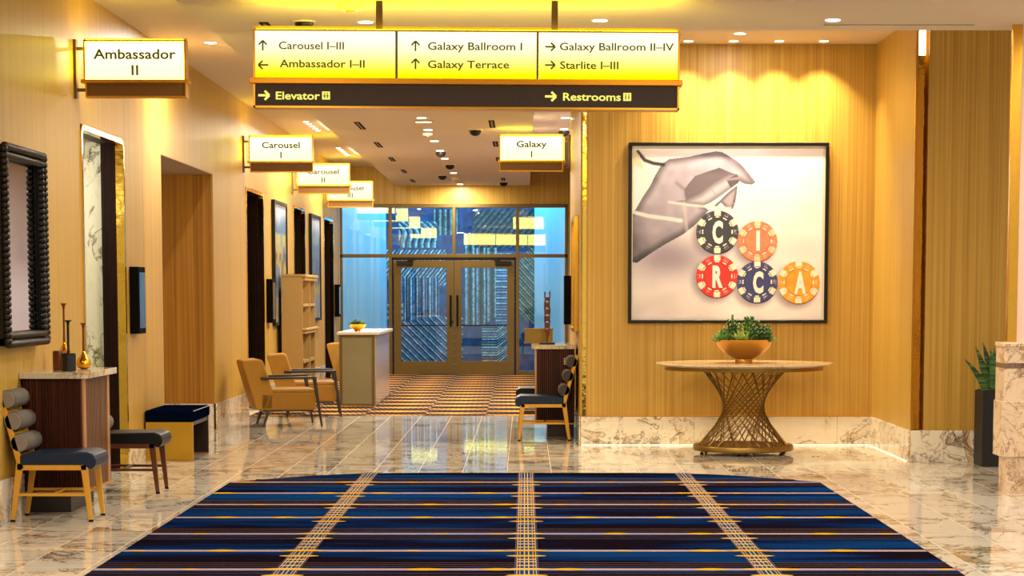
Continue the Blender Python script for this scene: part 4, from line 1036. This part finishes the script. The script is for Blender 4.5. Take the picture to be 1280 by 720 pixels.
# side pictures on the left wall
for i, (a, b, lab) in enumerate(((29.25, 30.8, 'framed city street picture on the left wall behind the shelf unit'), (34.3, 35.85, 'farther framed picture on the left wall near the third Carousel sign'))):
    o = tag(empty('framed_picture', (WX, a, 1.10)), lab, 'picture'); L_ = b - a; Hh = 1.76
    M().box(0, .05, 0, .045, 0, Hh).box(0, .05, L_ - .045, L_, 0, Hh).box(0, .05, .045, L_ - .045, 0, .045).box(0, .05, .045, L_ - .045, Hh - .045, Hh).build('frame', BLACK, o)
    def sc_fn(U, V, sd=i):
        c = np.zeros(U.shape + (3,)) + np.array((170, 176, 184.))
        c = mixn(c, sstep(.12, .25, V + .1 * smooth_noise(U * 5, V * 2, 1, 1, 30 + sd)), (86, 110, 140))
        c = mixn(c, .8 * (smooth_noise(U * 5, V * 7, 1, 1, 31 + sd) > .55) * (V > .25), (176, 150, 54))
        c = mixn(c, .7 * (smooth_noise(U * 9, V * 12, 1, 1, 33 + sd) > .62) * (V > .4), (70, 64, 66))
        c = mixn(c, .6 * (V > .78), (150, 150, 150)); return c
    me_o = paint_grid('print', 0.045, L_ - .045, .045, Hh - .045, 40, 50, sc_fn, PRINT, o); me_o.rotation_euler = (0, 0, PI / 2); me_o.location = (.03, 0, 0)
# gold framed mirror seen edge-on on the corridor right wall
gm = tag(empty('gold_framed_mirror', (.57, 22.1, 1.14)), 'gold framed mirror seen edge-on on the right corridor wall behind the podium', 'mirror')
M().box(-.055, 0, 0, .05, 0, 1.23).box(-.055, 0, 1.15, 1.2, 0, 1.23).box(-.055, 0, .05, 1.15, 0, .05).box(-.055, 0, .05, 1.15, 1.18, 1.23).build('frame', GOLD, gm, bevel=.006, seg=1)
M().box(-.03, 0, .05, 1.15, .05, 1.18).build('mirror_glass', MIRR, gm)

# wall screens
def wall_screen(label, loc, side=1, dark=SCREEN, h=.6):
    o = tag(empty('wall_screen', loc), label, 'screen', group='small black room screens beside the doors')
    M().box(min(0, side * .085), max(0, side * .085), 0, .33, 0, h).build('housing', BLACKR, o, bevel=.004, seg=1)
    M().box(min(side * .085, side * .088), max(side * .085, side * .088), .03, .30, .05, h - .05).build('screen', dark, o)
wall_screen('black room screen on the left wall between first door and passage', (WX, 18.69, 1.19))
wall_screen('black room screen on the left wall just before the first framed picture', (WX, 28.6, 1.15))
wall_screen('black room screen on the left wall nearest the glass doors', (WX, 38.82, 1.12))
wall_screen('black room screen on the right corridor wall beyond the podium', (.57, 25.7, 1.17), -1)

# ================================================================= RUG
rug = tag(empty('lobby_rug', (0, 0, 0)), 'large navy and black striped rug with gold spindle motifs on the marble', 'rug')
def rug_mat():
    m, nt, N, L, B = mat('rug_pile')
    g = N.new('ShaderNodeTexCoord'); mp = N.new('ShaderNodeMapping'); mp.inputs['Scale'].default_value = (.22, 1.25, 1); L.new(g.outputs['Object'], mp.inputs[0])
    n1 = N.new('ShaderNodeTexNoise'); n1.inputs['Scale'].default_value = 1.6; n1.inputs['Detail'].default_value = 3; L.new(mp.outputs[0], n1.inputs['Vector'])
    mp2 = N.new('ShaderNodeMapping'); mp2.inputs['Scale'].default_value = (1.2, 14, 1); L.new(g.outputs['Object'], mp2.inputs[0])
    n2 = N.new('ShaderNodeTexNoise'); n2.inputs['Scale'].default_value = 2; n2.inputs['Detail'].default_value = 6; L.new(mp2.outputs[0], n2.inputs['Vector'])
    s = math_n(N, L, 'ADD', math_n(N, L, 'MULTIPLY', n1.outputs['Fac'], .8), math_n(N, L, 'MULTIPLY', n2.outputs['Fac'], .2))
    c = ramp(N, L, s, [(.43, lin(22, 14, 22)), (.47, lin(14, 18, 42)), (.52, lin(12, 36, 80)), (.64, lin(14, 56, 108))])
    n3 = N.new('ShaderNodeTexNoise'); n3.inputs['Scale'].default_value = 90; L.new(g.outputs['Object'], n3.inputs['Vector'])
    c = mixc(N, L, math_n(N, L, 'MULTIPLY', n3.outputs['Fac'], .35), c, lin(10, 8, 14))
    L.new(c, B.inputs['Base Color']); B.inputs['Roughness'].default_value = .95; B.inputs['Specular IOR Level'].default_value = 0
    return m
RW = 2.41
def rw(y):                      # half width of the rug at depth y
    if y < 16.98: return RW
    pts = [(16.98, 2.41), (17.1, 2.26), (17.32, 2.06), (17.55, 1.80), (17.7, 1.55), (17.8, 1.25), (17.84, 0)]
    for (a, b), (c_, d) in zip(pts, pts[1:]):
        if y <= c_: return b + (d - b) * (y - a) / (c_ - a)
    return 0
out = [(-RW, 7.6), (RW, 7.6)] + [(rw(y), y) for y in (16.98, 17.1, 17.32, 17.55, 17.7, 17.8)] + [(.9, 17.83), (-.9, 17.83)] + [(-rw(y), y) for y in (17.8, 17.7, 17.55, 17.32, 17.1, 16.98)]
M().prism(out, .0005, .014, 'z').build('pile', rug_mat(), rug)
LIN_ = basic('rug_pale_stripe', lin(158, 136, 140), .95, var=.35, vscale=60, spec=0)
LBR = basic('rug_thin_stripe', lin(100, 78, 74), .95, var=.4, vscale=60, spec=0)
LBL = basic('rug_dark_stripe', lin(20, 12, 18), .95, var=.3, vscale=30, spec=0)
RGD = basic('rug_gold', lin(206, 152, 36), .95, var=.15, vscale=60, spec=0)
RGP = basic('rug_cream', lin(206, 166, 84), .95, var=.15, vscale=60, spec=0)
RTL = basic('rug_teal', lin(20, 62, 110), .95, var=.2, vscale=60, spec=0)
q = M()
def stripe(y, w_, mi_, z):
    q.m = mi_; n = max(rw(y) - .005, 0)
    if n > 0: q.add([(-n, y - w_ / 2, z), (n, y - w_ / 2, z), (n, y + w_ / 2, z), (-n, y + w_ / 2, z)], [(0, 1, 2, 3)])
def spindle(x, y, L_, w_, mi_, z):
    if abs(x) > rw(y) - .02: return
    q.m = mi_; pts = []; n = 12
    for i in range(n): t = i / n; pts.append((x - L_ + 2 * L_ * t, y + w_ * (math.sin(PI * t)) ** .55))
    for i in range(n): t = i / n; pts.append((x + L_ - 2 * L_ * t, y - w_ * (math.sin(PI * t)) ** .55))
    lim = rw(y) - .004
    pts = [(max(-lim, min(lim, a)), b) for a, b in pts]
    q.add([(a, b, z) for a, b in pts], [tuple(range(len(pts)))])
mains = [16.93, 15.99, 15.12, 14.24, 13.26, 12.38, 11.53, 10.6, 9.7, 8.8]
rr = random.Random(21)
for i, y in enumerate(mains):
    grp = i % 2 == 0 
    if grp:
        for dy in (-.20, .20): stripe(y + dy, .15, 2, .0143)
        for dy in (-.27, -.17, .13, .21, .29): stripe(y + dy, .013, 1, .0146)
    stripe(y, .085, 0, .0150)
    x = -2.35 + rr.uniform(0, .5)
    while x < 2.4:
        L_ = rr.choice((.05, .055, .095, .11)); spindle(x, y, L_, .032 if L_ < .07 else .05, 3, .0156)
        x += rr.choice((.30, .45, .7)) + L_
# three longitudinal gold bands
for xc in (-1.325, .01, 1.35):
    q.m = 5; q.add([(xc - .066, 7.7, .0158), (xc + .066, 7.7, .0158), (xc + .066, 17.8, .0158), (xc - .066, 17.8, .0158)], [(0, 1, 2, 3)])
    for dx, wd, mi_ in ((-.066, .003, 1), (-.054, .005, 3), (-.038, .004, 3), (-.012, .006, 4), (.012, .006, 4), (.038, .004, 3), (.054, .005, 3), (.066, .003, 1)):
        q.m = mi_; q.add([(xc + dx - wd / 2, 7.7, .0164), (xc + dx + wd / 2, 7.7, .0164), (xc + dx + wd / 2, 17.81, .0164), (xc + dx - wd / 2, 17.81, .0164)], [(0, 1, 2, 3)])
    for i, y in enumerate(mains):
        spindle(xc, y, .14, .042, 3 if i % 2 else 4, .017)
        spindle(xc, y - .26, .12, .038, 3 if i % 2 else 4, .017)
        for dy in (.16, .32, -.42):
            q.m = 4; q.add([(xc - .055, y + dy - .018, .0168), (xc + .055, y + dy - .018, .0168), (xc + .055, y + dy + .018, .0168), (xc - .055, y + dy + .018, .0168)], [(0, 1, 2, 3)])
q.build('woven_pattern', [LIN_, LBR, LBL, RGD, RGP, RTL], rug)

# ================================================================= CEILING FIXTURES AND LIGHT
def downlight(u, v, z, label, power=40, col=WW, r=.055, group='recessed ceiling downlights', lens=None, angle=110, tilt=(0, 0, 0), soft=True):
    p = atz(u, v, z)
    o = tag(empty('downlight', (p[0], p[1], z)), label, 'light', group=group)
    m_ = M(); n = 20
    m_.lathe([(r * 1.25, -.004), (r * 1.25, 0), (r * .9, 0), (r * .9, -.004)], n); m_.build('trim_ring', WHITEP, o)
    M().lathe([(r, -.008), (r, -.004)], n).build('lens', lens or LAMP, o)
    if power and soft: lamp('AREA', (p[0], p[1], z - .012), power, col, size=.1)
    elif power:
        l = lamp('AREA', (p[0], p[1], z - .012), power, col, size=.09); l.data.spread = math.radians(92)
rows = [(527, 147), (535, 162), (543, 176), (550, 188), (556, 198), (567, 216), (575, 230)]
nm = ['nearest', 'second', 'third', 'fourth', 'fifth', 'sixth', 'farthest']
for (u, v), n_ in zip(rows, nm): downlight(u, v, 3.6, n_ + ' downlight of the middle row down the corridor ceiling', 62, WW)
downlight(457, 27, 3.6, 'downlight left of the left sign rod', 70, WW)
downlight(750, 25, 3.6, 'downlight right of the right sign rod', 70, WW)
downlight(1041, 24.5, 3.6, 'downlight in the front ceiling above the print', 70, WW)
downlight(925, 41.5, 4.06, 'white downlight in front of the four warm alcove lights', 30, WW)
for u, n_ in ((860.5, 'leftmost'), (917, 'second'), (974, 'third'), (1030, 'rightmost')):
    downlight(u, 51, 4.06, n_ + ' of the four warm lights washing the alcove wall', 21, WARM, r=.045, group='warm alcove lights', lens=LAMPW, angle=62, tilt=(.0, 0, 0), soft=False)
downlight(707, 147, 3.93, 'nearest downlight in the raised strip right of the corridor', 50, WW)
downlight(705, 161, 3.93, 'second downlight in the raised strip right of the corridor', 50, WW)
downlight(263, 53, 3.95, 'downlight in the raised strip beside the left wall', 80, WW)
# five-dot wall washers on the left strip
for i, (ua, va, ub, vb, lab) in enumerate(((382.5, 152, 397.5, 163, 'nearest row of five small wash lights in the left ceiling strip'), (423, 185, 434.5, 193.5, 'second row of five small wash lights in the left ceiling strip'))):
    o = tag(empty('wash_light', (0, 0, 3.95)), lab, 'light', group='rows of wash lights in the left strip')
    pa, pb = atz(ua, va, 3.95), atz(ub, vb, 3.95)
    for k in range(5):
        t = k / 4; x = pa[0] + (pb[0] - pa[0]) * t; y = pa[1] + (pb[1] - pa[1]) * t
        M().lathe([(.035, -.008), (.035, 0)], 14, (x, y, 0)).build('lens', LAMP, o)
    lamp('AREA', ((pa[0] + pb[0]) / 2, (pa[1] + pb[1]) / 2, 3.9), 150, WW, size=.12, size_y=abs(pb[1] - pa[1]), rot=(0, -.35, 0))
# domes, detectors, slots
def dome(u, v, z, label, r=.07):
    p = atz(u, v, z); o = tag(empty('security_camera', (p[0], p[1], z)), label, 'camera', group='dome cameras on the ceiling')
    M().lathe([(r * 1.3, -.012), (r * 1.3, 0)], 20).build('collar', WHITEP, o)
    M().lathe([(r * .3, -.075 * r / .07), (r * .75, -.06 * r / .07), (r, -.03), (r, -.012)], 20).build('dome', BLACK, o, smooth=True)
dome(380, 26.5, 3.6, 'dark dome camera on the ceiling above the sign left end')
for u, v, l in ((594, 162, 'dome camera right of the corridor downlight row, nearest the sign'), (551, 189.5, 'dome camera just under the fourth corridor downlight'), (562.5, 205.5, 'dome camera between the fifth and sixth corridor downlights'), (553, 219, 'dome camera left of the farthest corridor downlights'), (629.5, 227.5, 'dome camera near the end wall by the Galaxy sign')): dome(u, v, 3.6, l, .075)
dome(705, 163, 3.93, 'dome camera in the raised strip above the Galaxy sign', .08)
def disc(u, v, z, label, r, h, cat='detector', nm_='smoke_detector'):
    p = atz(u, v, z); o = tag(empty(nm_, (p[0], p[1], z)), label, cat)
    M().lathe([(r * .75, -h), (r * .95, -h * .8), (r, -h * .3), (r, 0)], 24).build('body', WHITEP, o, smooth=True); M().lathe([(r * .3, -h - .012), (r * .35, -h)], 12).build('sensor', CEILG, o)
disc(438, 4, 3.6, 'white ceiling access point above the Carousel panel of the sign', .10, .05, 'access point', 'access_point')
disc(534.5, 178 - 13, 3.6, 'round white smoke detector just beyond the nearest corridor downlight', .07, .05)
disc(570, 222, 3.6, 'round white smoke detector near the farthest corridor downlight', .08, .05)
p = atz(530, 151, 3.6)
o = tag(empty('access_point', (p[0], p[1], 3.6)), 'square white access point by the nearest corridor downlight', 'access point')
M().box(-.1, .1, -.1, .1, -.035, 0).build('body', WHITEP, o, bevel=.01, seg=2)
o = [((338, 37), .5), ((450, 157), .6), ((473, 181), .55), ((490, 199), .5), ((505, 214), .5), ((516, 226), .5), ((615, 155), .6), ((619.5, 180), .55), ((623, 199), .5), ((629, 224), .5)]
pn = ['by the left end of the hanging sign', 'nearest in the left row', 'second in the left row', 'third in the left row', 'fourth in the left row', 'farthest in the left row', 'nearest in the right row', 'second in the right row', 'third in the right row', 'farthest in the right row']
for ((u, v), L_), s_ in zip(o, pn):
    p = atz(u, v, 3.6); e = tag(empty('slot_diffuser', (p[0], p[1], 3.6)), 'narrow black ceiling slot vent, ' + s_, 'vent', group='black slot vents in the corridor ceiling')
    M().box(-.035, .035, -L_ * .9, L_ * .9, -.004, .0).build('slot', BLACKR, e); M().box(-.012, .012, -L_ * .8, L_ * .8, -.006, -.004).build('fin', BRONZE, e)
# access hatches in the front ceiling
for (ua, va, ub, vb, l) in ((1030, 30.6, 1215, 32.4, 'thin dark joint line of a hatch in the front ceiling'),):
    pa, pb = atz(ua, va, 3.6), atz(ub, vb, 3.6)
    o = tag(M().box(pa[0], pb[0], pa[1], pa[1] + .03, 3.597, 3.6).build('access_hatch', CEILG), l, 'hatch')
# lobby lights above and behind the camera position
for x in (-2.0, 1.2, 4.4): lamp('AREA', (x, 10.5, 3.55), 110, WW, size=.5)
lamp('AREA', (4.6, 14.5, 3.55), 60, WW, size=.4)
lamp('POINT', (-4.3, 17.6, 2.5), 45, WW, size=.15)  # added lamp without a fixture, brightens the vestibule
lamp('POINT', (-5.0, 22.2, 2.3), 20, WARM, size=.15)  # added lamp without a fixture, lifts the dark passage and its ceiling
